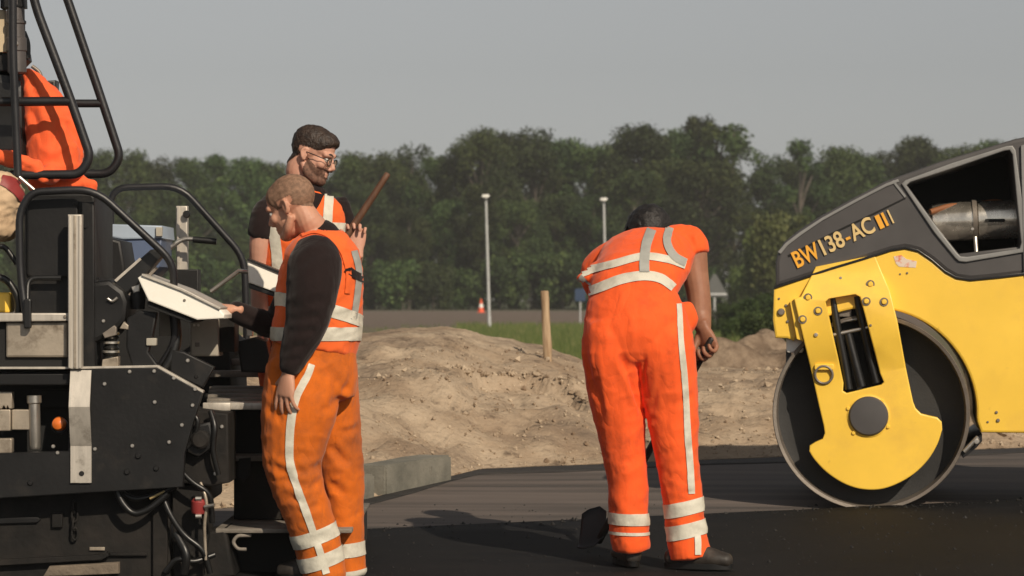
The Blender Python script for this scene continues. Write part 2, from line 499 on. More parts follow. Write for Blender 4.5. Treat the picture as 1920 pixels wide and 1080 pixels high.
# loose clods on the slope: uncountable
def clods():
    V, Fc = [], []
    rnd = random.Random(5)
    def one(p, s, k):
        base = len(V); M = Matrix.Rotation(rnd.uniform(0, 6.3), 3, Vector((rnd.random(), rnd.random(), rnd.random())).normalized())
        for q in ((1, 0, 0), (-1, 0, 0), (0, 1, 0), (0, -1, 0), (0, 0, 1), (0, 0, -1)):
            V.append(p + (M @ Vector(q)) * s * rnd.uniform(.6, 1.1))
        for f in ((0, 2, 4), (2, 1, 4), (1, 3, 4), (3, 0, 4), (2, 0, 5), (1, 2, 5), (3, 1, 5), (0, 3, 5)): Fc.append(tuple(base + i for i in f))
    for k in range(3600):
        x = rnd.uniform(-1.6, 4.2); e = edge(x); y = e + .05 + (rnd.random() ** 1.6) * 3.8
        s = min(.05, .005 + .006 * rnd.expovariate(1.2))
        one(Vector((x, y, sand_z(x, y) + s * .25)), s, k)
    for k in range(130):      # darker clods along the scarp
        a = rnd.uniform(.15, 3.3); rr = rnd.gauss(1.0, .07); x = .10 + .44 * rr * math.cos(a); y = 19.55 + .57 * rr * math.sin(a)
        s = rnd.uniform(.01, .03); one(Vector((x, y, sand_z(x, y) + s * .3)), s, k)
    return tag(obj('loose_clods', mesh(V, Fc), M_clod), 'loose sand clods and pebbles on the heap slope', 'clods', kind='stuff')
M_clod = mat('clod', (0.22, 0.155, 0.105), rough=.95, scale=7, bump=.3, col2=(0.46, 0.37, 0.27), thr=(.38, .6), spec=.1)
clods()

# kerb stones
M_conc = mat('concrete', (0.12, 0.118, 0.10), rough=.9, scale=5, bump=.35, bscale=60, col2=(0.235, 0.222, 0.185), thr=(.3, .7), spec=.2)
dirt_patch(M_conc, (.10, .085, .06), 9, .6, .72)
def kerb(x0, y0, L, ang, label, tilt=0):
    z = road_z(y0 + .3)
    bm = bmesh.new(); bmesh.ops.create_cube(bm, size=1)
    for v in bm.verts: v.co = Vector((v.co.x * L, v.co.y * .22, v.co.z * .20))
    bmesh.ops.bevel(bm, geom=bm.edges[:], offset=.012, segments=2, affect='EDGES')
    bmesh.ops.subdivide_edges(bm, edges=bm.edges[:], cuts=3, use_grid_fill=True)
    for v in bm.verts: v.co += Vector((1, 1, 1)) * .004 * noise.noise(v.co * 14)
    me = bpy.data.meshes.new('m'); bm.to_mesh(me); bm.free()
    o = obj('kerb_stone', me, M_conc, None, 40)
    o.rotation_euler = (0, tilt, ang); o.location = (x0 + math.cos(ang) * L / 2, y0 + math.sin(ang) * L / 2, z + .058)
    return tag(o, label, 'kerb', 'concrete kerb stones by the sand')
kerb(-.80, 16.02, .90, math.atan2(.86, .36), 'grey concrete kerb stone end showing beside sand heap', R(-1))
kerb(-1.22, 15.08, .9, math.atan2(.90, .40), 'grey concrete kerb stone half hidden behind the orange trousers', R(1.5))

# wooden stake in the sand
M_wood = mat('stake_wood', (0.30, 0.20, 0.12), rough=.85, scale=4, bump=.3, bscale=30, col2=(0.50, 0.37, 0.24), stretch=((0, 0, 0), (8, 8, 1)), spec=.2)
def stake():
    b = W(1029, 694, 21.0); t = W(1021, 546, 21.0)
    b.z = min(b.z, sand_z(b.x, 21.0)) - .1
    V, Fc = tube([b, b.lerp(t, .4), b.lerp(t, .8), t], [.030, .033, .031, .029], n=9, sub=3, cap=.15)
    V = [v + Vector((noise.noise(v * 9), noise.noise(v * 9 + Vector((5, 0, 0))), 0)) * .006 for v in V]
    return tag(obj('wooden_stake', mesh(V, Fc), M_wood, None, 40), 'weathered round wooden stake driven into sand heap', 'stake')
stake()

# ---------------------------------------------------------------- far objects
M_galv = mat('galvanised', (0.52, 0.53, 0.52), rough=.5, metal=.3, var=.1)
M_white = mat('white_plastic', (0.78, 0.77, 0.72), rough=.45, var=.05)
def lamp(pxb, pxt, pyt, Y, label):
    z0 = ground_z(Y)
    b = Vector(((pxb - 960) * Y / F, Y, z0 - .05)); t = W(pxt, pyt, Y)
    r = empty('lamp_post', (b.x, b.y, z0), label, 'lamp post', 'lamp posts along the far path')
    V, Fc = tube([b, b.lerp(t, .12), b.lerp(t, .13), t], [.065, .06, .05, .038], n=12, sub=2, cap=.05)
    obj('pole', mesh(V, Fc), M_galv, r, 50)
    h = plate('lamp_head', [(t.x - .13, t.z), (t.x - .11, t.z + .08), (t.x + .08, t.z + .09), (t.x + .13, t.z + .03), (t.x + .04, t.z - .03)], Y - .2, .40, M_white, r, .02, px=False)
    return r
lamp(918, 911, 370, 90.0, 'tall grey lamp post standing beside a distant traffic cone')
lamp(1137, 1132, 376, 95.0, 'grey lamp post rising behind the bent worker')
M_cone = mat('cone_orange', (0.75, 0.10, 0.03), rough=.5, var=.1)
cp = Vector(((902 - 960) * 150 / F, 150.0, ground_z(150)))
cr = empty('traffic_cone', cp, 'small orange and white traffic cone on the far brown field', 'traffic cone')
lathe('cone_body', cp, (0, 0, 1), [(.16, .03), (.13, .22), (.03, .72), (0, .73)], M_cone, cr, 16)
lathe('reflective_collar', cp, (0, 0, 1), [(.125, .27), (.088, .46)], M_white, cr, 16)
plate('base', [(cp.x - .21, cp.z - .01), (cp.x + .21, cp.z - .01), (cp.x + .21, cp.z + .035), (cp.x - .21, cp.z + .035)], 149.79, .42, M_cone, cr, .01, px=False)
# triangular warning sign seen from behind
M_signb = mat('sign_back', (0.11, 0.115, 0.11), rough=.65, metal=.2, var=.1)
sp = Vector(((1338 - 960) * 120 / F, 120.0, ground_z(120)))
sr = empty('road_sign', sp, 'triangular grey back of a road sign beside the bare forearm', 'road sign')
c = W(1340, 540, 120.0)
plate('sign_plate', [(c.x - .58, c.z - .38), (c.x + .58, c.z - .38), (c.x + .06, c.z + .58), (c.x - .06, c.z + .58)], 120.0, .03, M_signb, sr, .008, px=False)
plate('bracket', [(c.x - .5, c.z - .30), (c.x + .5, c.z - .30), (c.x + .5, c.z - .22), (c.x - .5, c.z - .22)], 119.95, .045, M_galv, sr, .005, px=False)
pipe('post', [(c.x, 120.08, sp.z - .05), (c.x, 120.08, c.z + .45)], .045, M_galv, sr, 0, px=False)
M_blue = mat('sign_blue', (0.02, 0.045, 0.10), rough=.5, var=.1)
bp_ = Vector(((1088 - 960) * 118 / F, 118.0, ground_z(118)))
br = empty('direction_sign', bp_, 'small blue sign on a post left of the bent worker', 'road sign')
c = W(1088, 553, 118.0)
plate('sign_plate', rrect(c.x - .22, c.z - .26, c.x + .22, c.z + .26, .06), 118.0, .03, M_blue, br, .006, px=False)
pipe('post', [(c.x, 118.08, bp_.z - .05), (c.x, 118.08, c.z + .25)], .035, M_galv, br, 0, px=False)

# ---------------------------------------------------------------- vegetation
def leaf_mat(name, c1, c2, c3):
    m = bpy.data.materials.new(name); m.use_nodes = True; t = m.node_tree; b = t.nodes['Principled BSDF']
    a = t.nodes.new('ShaderNodeAttribute'); a.attribute_name = 'tone'
    oi = t.nodes.new('ShaderNodeObjectInfo')
    r = t.nodes.new('ShaderNodeValToRGB'); e = r.color_ramp.elements
    e[0].color = (*c1, 1); e[1].color = (*c3, 1); x = e.new(.55); x.color = (*c2, 1)
    t.links.new(a.outputs['Fac'], r.inputs[0])
    h = t.nodes.new('ShaderNodeHueSaturation'); mr = t.nodes.new('ShaderNodeMapRange'); mr.inputs[3].default_value = .62; mr.inputs[4].default_value = 1.6
    mh = t.nodes.new('ShaderNodeMapRange'); mh.inputs[3].default_value = .465; mh.inputs[4].default_value = .515
    t.links.new(oi.outputs['Random'], mr.inputs[0]); t.links.new(mr.outputs[0], h.inputs['Value'])
    t.links.new(oi.outputs['Random'], mh.inputs[0]); t.links.new(mh.outputs[0], h.inputs['Hue'])
    t.links.new(r.outputs[0], h.inputs['Color']); t.links.new(h.outputs[0], b.inputs['Base Color'])
    b.inputs['Roughness'].default_value = .7; b.inputs['Specular IOR Level'].default_value = .25
    return m
M_leaf = leaf_mat('foliage', (.014, .027, .008), (.034, .058, .016), (.088, .122, .034))
M_bark = mat('bark', (0.055, 0.045, 0.035), rough=.9, scale=3, bump=.5, bscale=12, col2=(0.14, 0.12, 0.10))
def crown_mesh(seed, n, nl, rad, zlo, ls, gap=0.0):
    rnd = np.random.default_rng(seed)
    lob = []
    for k in range(nl):
        z = zlo + (1 - zlo) * rnd.random() ** .8
        rr = rad * (math.sin(math.pi * min(1, max(.08, (z - zlo * .6) / (1.04 - zlo * .6)))) ** .6)
        a = rnd.random() * 6.283; q = rr * rnd.random() ** .5
        s = rad * rnd.uniform(.22, .42)
        lob.append((q * math.cos(a), q * math.sin(a), min(z, 1 - s * 1.1), s, rnd.uniform(-.24, .24)))
    lob = np.array(lob); wgt = lob[:, 3] ** 2; idx = rnd.choice(nl, n, p=wgt / wgt.sum())
    d = rnd.normal(size=(n, 3)); d /= np.linalg.norm(d, axis=1)[:, None]
    rr = lob[idx, 3] * (rnd.random(n) ** .35) * (1 + .25 * rnd.normal(size=n) * .5)
    c = lob[idx, :3] + d * rr[:, None] * np.array([1, 1, 1.25])
    nrm = d + rnd.normal(size=(n, 3)) * .7; nrm /= np.linalg.norm(nrm, axis=1)[:, None]
    u = np.cross(nrm, rnd.normal(size=(n, 3))); u /= np.linalg.norm(u, axis=1)[:, None]; v = np.cross(nrm, u)
    s = (ls * rnd.uniform(.6, 1.4, n))[:, None]
    V = np.stack([c - u * s, c + v * s * .6, c + u * s, c - v * s * .6], 1).reshape(-1, 3)
    me = bpy.data.meshes.new('crown'); me.from_pydata(V.tolist(), [], np.arange(4 * n).reshape(-1, 4).tolist())
    tone = np.clip(.42 + lob[idx, 4] + rnd.normal(size=n) * .16, 0, 1)
    at = me.attributes.new('tone', 'FLOAT', 'FACE'); at.data.foreach_set('value', tone.astype(np.float32))
    me.materials.append(M_leaf); me.update()
    return me, lob
def trunk_mesh(lob, h0=.9):
    V, Fc = [], []
    def add(p):
        o = len(V); V.extend(p[0]); Fc.extend([tuple(i + o for i in f) for f in p[1]])
    add(tube([(0, 0, -.02), (.004, .003, .2), (-.006, .004, .5), (.004, 0, h0)], [.022, .017, .012, .004], n=8, sub=3))
    for k in range(0, len(lob), 2):
        x, y, z = lob[k, :3]; z0 = max(.12, z - .22)
        add(tube([(0, 0, z0), (x * .5, y * .5, z0 + (z - z0) * .6), (x, y, z)], [.008, .005, .002], n=5, sub=2))
    me = mesh(V, Fc); me.materials.append(M_bark); return me
CROWNS = []
for sd_, nl, rad, zlo in ((1, 52, .19, .05), (2, 60, .22, .05), (3, 46, .16, .06), (4, 64, .23, .05), (5, 50, .20, .04)):
    cm, lob = crown_mesh(sd_, 19000, nl, rad, zlo, .0085); CROWNS.append((cm, trunk_mesh(lob)))
cm, lob = crown_mesh(11, 4200, 22, .17, .30, .0095); SPARSE = (cm, trunk_mesh(lob, .97))
cm, lob = crown_mesh(12, 2600, 16, .13, .35, .009); THIN = (cm, trunk_mesh(lob, .98))
cm, lob = crown_mesh(21, 5200, 22, .55, .12, .032); SHRUB = (cm, trunk_mesh(lob, .7))
cm, lob = crown_mesh(22, 5200, 26, .70, .10, .034); SHRUB2 = (cm, trunk_mesh(lob, .7))
def plant(name, var, px, Y, h, label, group, wide=1.0, rot=None):
    z = ground_z(Y)
    r = empty(name, ((px - 960) * Y / F, Y, z), label, 'tree' if 'tree' in name else 'shrub', group)
    r.rotation_euler.z = random.uniform(0, 6.28) if rot is None else rot
    r.scale = (h * wide, h * wide, h)
    for nm, me in (('crown', var[0]), ('trunk', var[1])):
        o = bpy.data.objects.new(nm, me); COL.objects.link(o); o.parent = r
    return r
SIL = [(-200, 300), (0, 300), (150, 300), (230, 288), (280, 283), (350, 290), (400, 300), (470, 312), (530, 322), (600, 320), (650, 302), (700, 290), (740, 285), (800, 285), (860, 265), (900, 255), (960, 240), (1010, 238), (1045, 258), (1100, 262), (1150, 245), (1200, 237), (1245, 258), (1290, 247), (1335, 227), (1390, 233), (1420, 268), (1450, 292), (1500, 275), (1540, 300), (1575, 268), (1630, 285), (1690, 250), (1730, 254), (1780, 266), (1840, 254), (1920, 256), (2200, 262)]
def top_h(px, Y): return (CZ + (HY - interp(px, SIL)) * Y / F) - ground_z(Y)
rr_ = random.Random(3)
px = -160; k = 0
while px < 2120:
    Y = 204 + rr_.uniform(-5, 6)
    if not 1340 < px < 1412:
        plant('deciduous_tree', CROWNS[k % 5], px, Y, top_h(px, Y) * rr_.uniform(.92, 1.05), 'tall dense dark green tree in the wood behind the field', 'dense trees of the wood', rr_.uniform(.85, 1.25))
    px += rr_.uniform(36, 56); k += 1
px = -140; k = 2
while px < 2120:      # lower trees in front of them
    Y = 193 + rr_.uniform(-3, 3)
    if not 1318 < px < 1430:
        plant('deciduous_tree', CROWNS[k % 5], px, Y, top_h(px, Y) * rr_.uniform(.55, .85), 'lower leafy green tree at the front of the wood', 'lower trees at the front of the wood', rr_.uniform(1.15, 1.45))
    px += rr_.uniform(58, 80); k += 1
px = -120; k = 0
while px < 2100:
    Y = 186 + rr_.uniform(-2, 2)
    if not 1360 < px < 1400:
        plant('shrub', (SHRUB, SHRUB2)[k % 2], px, Y, rr_.uniform(2.4, 4.0), 'rounded green shrub at the foot of the wood', 'shrubs along the foot of the wood')
    px += rr_.uniform(48, 70); k += 1
plant('slender_tree', SPARSE, 1375, 196, top_h(1375, 196) * .99, 'open tree with a bare dark trunk and sky gaps', None, 1.25, .4)
plant('slender_tree', THIN, 1502, 192, (CZ + (HY - 262) * 192 / F) - .5, 'thin wispy tree rising above its neighbours left of roller', None, 1.1, 1.0)
plant('slender_tree', THIN, 1345, 199, top_h(1345, 199) * .98, 'thin half bare tree beside the open dark trunk', None, 1.5, 2.2)

# rough grass and weeds
M_grass = leaf_mat('grass', (.040, .062, .016), (.075, .11, .028), (.20, .19, .08))
def grass(name, spots, hlo, hhi, label, seed, nb=7, wd=.02, lean=.35):
    rnd = random.Random(seed); V, Fc, T = [], [], []
    for x, y in spots:
        z = ground_z(y) - .02; tone = rnd.gauss(.5, .15)
        for b in range(nb):
            h = rnd.uniform(hlo, hhi); a = rnd.uniform(0, 6.28); l = rnd.uniform(.05, lean) * h
            p = Vector((x + rnd.gauss(0, .12), y + rnd.gauss(0, .12), z)); o = len(V); sx = wd * (.5 + h)
            V += [p + Vector((-sx, 0, 0)), p + Vector((sx, 0, 0)), p + Vector((l * .5 * math.cos(a) + sx * .6, l * .5 * math.sin(a), h * .6)), p + Vector((l * math.cos(a), l * math.sin(a), h))]
            Fc.append((o, o + 1, o + 2, o + 3)); T.append(min(1, max(0, tone + rnd.gauss(0, .12))))
    me = mesh(V, Fc); at = me.attributes.new('tone', 'FLOAT', 'FACE'); at.data.foreach_set('value', T)
    return tag(obj(name, me, M_grass), label, 'grass', kind='stuff')
rg = random.Random(8)
grass('rough_grass', [((rg.uniform(860, 1500) - 960) * y / F, y) for y in [rg.uniform(34, 100) ** 1 for _ in range(5200)]], .10, .34, 'rough green grass on the verge beyond the sand', 1, 6)
grass('rough_grass', [((rg.uniform(-200, 900) - 960) * y / F, y) for y in [rg.uniform(60, 108) for _ in range(300)]], .06, .22, 'sparse short grass left behind the sand heap', 3, 6)
def weed(px, Y, h): 
    return plant('weed_bush', (SHRUB, SHRUB2)[int(px) % 2], px, Y, h, 'leafy green weed bush on the verge behind the soil mound', 'weed bushes on the verge')
for px, Y, h in ((1352, 70, .55), (1385, 62, .62), (1418, 58, .75), (1445, 55, .8), (1470, 52, .85), (1400, 80, 1.0), (1440, 84, 1.15), (1365, 90, .9), (1480, 74, 1.2)): weed(px, Y, h)

# crumbs of asphalt left on the fresh mat and along its edge
def crumbs():
    V, Fc = [], []; rnd = random.Random(12)
    for k in range(2100):
        if k < 1400:
            x = rnd.uniform(-1.5, 4.5); y = mat_edge(x) + rnd.gauss(0.02, .10)
        else:
            y = rnd.uniform(11.2, 15.5); x = rnd.uniform(-1.2, 3.2)
        top = road_z(y) + (.028 if y < mat_edge(x) - .03 else .0)
        r = .0025 + .003 * rnd.expovariate(1.0); r = min(r, .014); o = len(V)
        for q in ((1, 0, 0), (0, 1, 0), (-1, 0, 0), (0, -1, 0), (0, 0, 1)): V.append(Vector((x, y, top)) + Vector(q) * r * rnd.uniform(.7, 1.3))
        for f in ((0, 1, 4), (1, 2, 4), (2, 3, 4), (3, 0, 4)): Fc.append(tuple(o + i for i in f))
    return tag(obj('asphalt_crumbs', mesh(V, Fc), mat('crumb', (.008, .008, .008), rough=.6, scale=30, col2=(.018, .017, .016), thr=(.45, .7), bump=0)), 'loose black asphalt crumbs along the edge of the fresh mat', 'crumbs', kind='stuff')
crumbs()

M_leaf2 = leaf_mat('foliage_light', (.045, .075, .020), (.090, .13, .036), (.18, .22, .075))
lb = SHRUB[0].copy(); lb.materials.clear(); lb.materials.append(M_leaf2)
for px, Y, h, wd in ((1425, 150, 4.3, .55), (1462, 146, 5.0, .6), (1392, 155, 2.4, .8)):
    plant('shrub', (lb, SHRUB[1]), px, Y, h, ('tall pale green bush growing beside the roller nose', 'broad pale green bush half hidden by the roller nose', 'low pale green bush left of the taller bushes')[(1425, 1462, 1392).index(px)], 'pale bushes by the field', wd)
# ---------------------------------------------------------------- machine materials
M_yel = mat('roller_yellow', (0.93, 0.60, 0.070), rough=.42, var=.05, scale=3, bump=.02, bscale=120, coat=.15)
dirt_patch(M_yel, (.76, .47, .075), 2.2, .50, .78)
dirt_patch(M_yel, (.38, .20, .04), 9, .64, .78)
M_hood = mat('hood_grey', (0.070, 0.066, 0.066), rough=.55, var=.12, scale=4, bump=.05, bscale=200)
M_hoodl = mat('hood_frame', (0.23, 0.23, 0.225), rough=.5, var=.12, scale=6, bump=.05)
M_blk = mat('black_paint', (0.014, 0.014, 0.016), rough=.42, var=.25, scale=5, bump=.06, bscale=60)
M_rub = mat('black_rubber', (0.010, 0.010, 0.010), rough=.38, var=.2, scale=6, bump=.05)
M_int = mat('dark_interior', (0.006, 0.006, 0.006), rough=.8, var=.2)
M_drum = mat('drum_steel', (0.22, 0.19, 0.16), rough=.5, metal=.4, var=.2, scale=8, bump=.1)
M_web = mat('drum_web', (0.024, 0.024, 0.024), rough=.6, var=.3, scale=4, bump=.1)
M_sil = mat('bright_metal', (0.62, 0.58, 0.52), rough=.33, metal=.85, var=.1, scale=9, bump=.04)
M_alu = mat('aluminium', (0.52, 0.48, 0.42), rough=.48, metal=.35, var=.12, scale=6, bump=.06, stretch=((0, 0, 0), (6, 6, .6)))
M_org = mat('decal_orange', (0.88, 0.42, 0.04), rough=.5, var=.05)
M_crm = mat('decal_cream', (0.74, 0.54, 0.24), rough=.5, var=.1)

# ---------------------------------------------------------------- road roller
YR = 15.22
rz = road_z(15.9)
ROL = empty('road_roller', (W(1633, 958, YR).x, YR, road_z(YR)), 'yellow tandem road roller with dark grey hood and steel drum', 'road roller')
dc = W(1633, 774, YR); dr = 184 * YR / F
def arc(cx, cy, r, a0, a1, n=24):
    return [(cx + r * math.cos(R(a0 + (a1 - a0) * k / n)), cy - r * math.sin(R(a0 + (a1 - a0) * k / n))) for k in range(n + 1)]
def drum(par, c):
    d = lathe('drum', c, (0, 1, 0), [(dr - .028, .30), (dr - .024, .03), (dr - .020, .004), (dr - .004, 0), (dr, .006), (dr, 1.294), (dr - .004, 1.3), (dr - .02, 1.296), (dr - .028, 1.0)], M_drum, par, 96, 40)
    lathe('drum_web', c, (0, 1, 0), [(0, .14), (.16, .14), (.18, .16), (dr - .08, .17), (dr - .024, .16)], M_web, d, 64, 40)
    lathe('drum_web', c, (0, 1, 0), [(0, 1.04), (.16, 1.04), (.18, 1.01), (dr - .08, .97), (dr - .024, 1.0)], M_web, d, 64, 40)
    return d
drum(ROL, dc)
TOPL = [(1452, 541), (1500, 525), (1560, 505), (1620, 487), (1672, 470), (1698, 466), (1722, 472), (1748, 490), (1772, 511), (1792, 522), (1818, 526), (1870, 521), (1920, 515), (2010, 505), (2160, 500)]
body = TOPL + [(2160, 812), (1838, 810), (1831, 790)] + arc(1633, 774, 197, -2, 137, 30) + [(1478, 635), (1455, 634), (1450, 600)]
YB = YR - .015
plate('body_panel', body, YB, 1.33, M_yel, ROL, .012)
# leg that carries the drum: flush at the top, stepping outwards below
leg_o = [(1490, 560), (1503, 556), (1530, 500), (1640, 478), (1668, 545), (1682, 602), (1698, 690), (1711, 752), (1716, 765), (1726, 775), (1742, 779), (1756, 782), (1764, 790), (1765, 804)] + \
        [(1756, 832), (1738, 862), (1712, 888), (1680, 907), (1648, 917), (1612, 916), (1580, 905), (1550, 885), (1528, 862), (1518, 846), (1519, 836), (1530, 829), (1543, 823), (1547, 812), (1545, 798), (1536, 760), (1520, 688)]
_i = leg_o.index((1765, 804)); _j = leg_o.index((1518, 846)); _c = [Vector((a, b, 0)) for a, b in leg_o[_i:_j + 1]]
leg_o = leg_o[:_i] + [tuple(crom(_c, k / 40))[:2] for k in range(41)] + leg_o[_j + 1:]
slot = [(1549, 566), (1555, 560), (1604, 552), (1613, 557), (1619, 580), (1640, 660), (1650, 700), (1657, 716), (1652, 721), (1588, 737), (1581, 733), (1582, 718), (1572, 670)]
LEGP = [(400, YR - .018), (512, YR - .018), (562, YR - .080), (640, YR - .080), (688, YR - .030), (1000, YR - .030)]
def legY(py): return interp(py, LEGP)
def leg(dx=0, par=ROL):
    o = [(x + dx, y) for x, y in leg_o]; s = [(x + dx, y) for x, y in slot]
    p = plate('drum_yoke', o, YR, .085, M_yel, par, .006, holes=[s])
    me = p.data; bm = bmesh.new(); bm.from_mesh(me)
    for py, yy in LEGP[1:-1]: bmesh.ops.bisect_plane(bm, geom=bm.verts[:] + bm.edges[:] + bm.faces[:], plane_co=(0, 0, W(0, py, YR).z), plane_no=(0, 0, 1))
    for v in bm.verts: v.co.y += legY(HY + (CZ - v.co.z) * F / YR) - YR
    bm.to_mesh(me); bm.free(); me.set_sharp_from_angle(angle=R(25))
    return p
yoke = leg()
YL = legY(780)      # front face of lower leg
hub = lathe('hub_cap', W(1630, 780, YL), (0, -1, 0), [(.104, -.02), (.104, .012), (.096, .022), (.05, .027), (0, .028)], M_hood, ROL, 40)
lathe('hub_ring', W(1630, 780, YL), (0, -1, 0), [(.112, -.01), (.112, .004), (.104, .006)], M_yel, hub, 40)
for x, y in ((1592, 766), (1602, 812), (1666, 800), (1655, 752)): bolt(x, y, YL, .011, M_yel, yoke)
for x, y in ((1519, 558), (1538, 583), (1509, 599), (1634, 533), (1628, 565), (1661, 566)):
    bolt(x, y, legY(y), .015, M_yel, yoke)
    lathe('washer', W(x, y, legY(y) - .001), (0, -1, 0), [(.023, 0), (.023, .003), (.016, .003)], M_drum, yoke, 16)
bolt(1534, 628, legY(628), .012, M_sil, yoke); bolt(1578, 521, legY(521), .008, M_sil, yoke)
for x, y, q in ((1466, 585, .02), (1475, 573, .008), (1478, 603, .008), (1462, 560, .006), (1866, 772, .008), (1869, 787, .010), (1850, 790, .006), (1701, 512, .006), (1688, 514, .005), (1636, 610, .007), (1655, 655, .006), (1676, 655, .006)):
    bolt(x, y, YB - .001 if x < 1500 or x > 1640 else legY(y), q, M_drum, ROL)
# glossy black hydraulic motor cover and hoses in the slot
plate('motor_recess', [(1545, 556), (1618, 545), (1662, 722), (1580, 742)], YR + .06, .07, M_int, ROL, .004)
pipe('hydraulic_hose', [(1562, 560, YR - .0), (1572, 620, YR - .01), (1586, 690, YR - .0), (1592, 730, YR - .0)], .021, M_rub, ROL, .05)
pipe('hydraulic_hose', [(1606, 556, YR - .0), (1618, 610, YR - .01), (1633, 680, YR - .0), (1643, 718, YR - .0)], .021, M_rub, ROL, .05)
pipe('hydraulic_hose', [(1590, 626, YR + .0), (1604, 680, YR - .005), (1616, 725, YR - .005)], .024, M_rub, ROL, .05)
pipe('cross_bar', [(1564, 628, YR - .015), (1628, 614, YR - .015)], .010, M_sil, ROL, 0)
pipe('cross_bar', [(1570, 604, YR + .01), (1606, 598, YR + .01)], .008, M_sil, ROL, 0)
plate('sight_block', rect(1570, 580, 1596, 594), YR + .01, .03, M_drum, ROL, .004)
# lashing ring
tr = []
cring = W(1547, 703, legY(700) - .012)
for k in range(25):
    a = 2 * math.pi * k / 24; tr.append(cring + Vector((.046 * math.cos(a), -.006 * math.sin(a), .046 * math.sin(a))))
pipe('lashing_ring', tr, .007, M_drum, ROL, 0, px=False)
plate('ring_bracket', rrect(1530, 683, 1566, 694, 3), legY(690) - .02, .03, M_yel, ROL, .004)
# plate edge tab, headlamp, scraper
plate('side_tab', [(1484, 566), (1494, 560), (1509, 640), (1497, 636)], YR - .055, .05, M_yel, ROL, .003)
lampb = plate('work_lamp', rrect(1474, 630, 1506, 662, 5), YR + .02, .12, M_white, ROL, .01)
plate('lamp_bracket', rect(1472, 655, 1482, 690), YR + .05, .03, M_blk, ROL, .003)
scr = plate('scraper', [(1797, 846), (1822, 822), (1838, 812), (1838, 826), (1828, 838), (1803, 858)], YR + .02, 1.2, M_blk, ROL, .004)
pipe('scraper_spring', [(1806, 846, YR - .01), (1832, 818, YR - .01)], .012, M_sil, scr, 0)
bolt(1829, 826, YR - .01, .018, M_sil, scr)
# hood with window onto the engine
hood = [(1455, 537), (1455, 490), (1460, 470), (1472, 452), (1500, 430), (1540, 404), (1600, 371), (1660, 340), (1684, 331), (1760, 304), (1840, 280), (1900, 262), (1985, 246), (2060, 240), (2140, 262), (2156, 330), (2156, 498), (2010, 502)] + list(reversed([(x, y - 2) for x, y in TOPL[1:-2]]))
win = [(1701, 348), (1708, 342), (1790, 316), (1880, 285), (1890, 284), (1895, 292), (1903, 380), (1911, 455), (1908, 466), (1812, 481), (1800, 480), (1794, 474), (1760, 430)]
hd = plate('hood', hood, YB + .012, 1.30, M_hood, ROL, .02, holes=[win])
def grow(p, k):
    cx = sum(a for a, b in p) / len(p); cy = sum(b for a, b in p) / len(p)
    out = []
    for a, b in p:
        d = math.hypot(a - cx, b - cy); out.append((a + (a - cx) / d * k, b + (b - cy) / d * k))
    return out
plate('window_frame', grow(win, 11), YB - .002, .03, M_hoodl, hd, .006, holes=[grow(win, 1)])
plate('hood_ridge', [(1459, 472), (1474, 455), (1502, 434), (1542, 408), (1602, 375), (1662, 344), (1684, 336), (1686, 341), (1662, 350), (1602, 381), (1542, 414), (1504, 440), (1478, 460), (1465, 476)], YB + .004, .02, M_hoodl, hd, .003)
plate('hood_seam', [(1478, 478), (1560, 436), (1640, 398), (1697, 370), (1698, 373), (1640, 402), (1560, 440), (1480, 482)], YB + .008, .02, M_int, hd, .001)
plate('hood_seam', [(1672, 340), (1676, 338), (1699, 368), (1696, 371)], YB + .006, .02, M_hoodl, hd, .001)
plate('rubber_trim', [(x, y - 4) for x, y in TOPL[:13]] + [(x, y + 1) for x, y in reversed(TOPL[:13])], YB - .008, .03, M_rub, ROL, .003)
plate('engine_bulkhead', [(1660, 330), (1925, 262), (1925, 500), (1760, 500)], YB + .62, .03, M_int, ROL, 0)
plate('window_post', [(1911, 275), (1925, 270), (1930, 520), (1917, 522)], YB - .006, .04, M_hoodl, ROL, .005)
def muffler():
    a, b = W(1728, 418, YB + .30), W(1930, 410, YB + .30)
    ax = (b - a); L = ax.length
    q = lathe('muffler', a, ax, [(0, 0), (.07, 0), (.098, .02), (.104, .06), (.104, L * .40), (.092, L * .41), (.092, L * .44), (.104, L * .45), (.104, L)], mat('muffler_steel', (.80, .74, .64), rough=.26, metal=.9, var=.25, scale=12, bump=.05), ROL, 32)
    for t in (.42, .86):
        c = a + ax * t
        lathe('clamp', c - ax.normalized() * .012, ax, [(.106, 0), (.114, 0), (.114, .024), (.106, .024)], M_drum, q, 28)
        bolt(960 + (c.x) * F / c.y, 430, c.y - .10, .010, M_sil, q)
        pipe('strut', [(c.x, c.y - .06, c.z - .07), (c.x + .01, c.y - .10, c.z - .24)], .012, M_sil, q, 0, px=False)
    pipe('exhaust_pipe', [(1725, 404, YB + .35), (1760, 392, YB + .35), (1850, 385, YB + .4)], .03, M_drum, ROL, .05)
    pipe('coolant_hose', [(1735, 398, YB + .2), (1770, 386, YB + .25), (1800, 388, YB + .3), (1850, 378, YB + .35), (1900, 392, YB + .3)], .016, mat('rusty', (.25, .09, .03), rough=.7), ROL, .05)
    plate('muffler_slot', rrect(1836, 411, 1874, 417, 3), YB + .19, .01, M_int, q, .001)
muffler()
plate('engine_sill', [(1796, 476), (1915, 462), (1925, 500), (1790, 500)], YB + .03, .5, M_hood, ROL, .01)
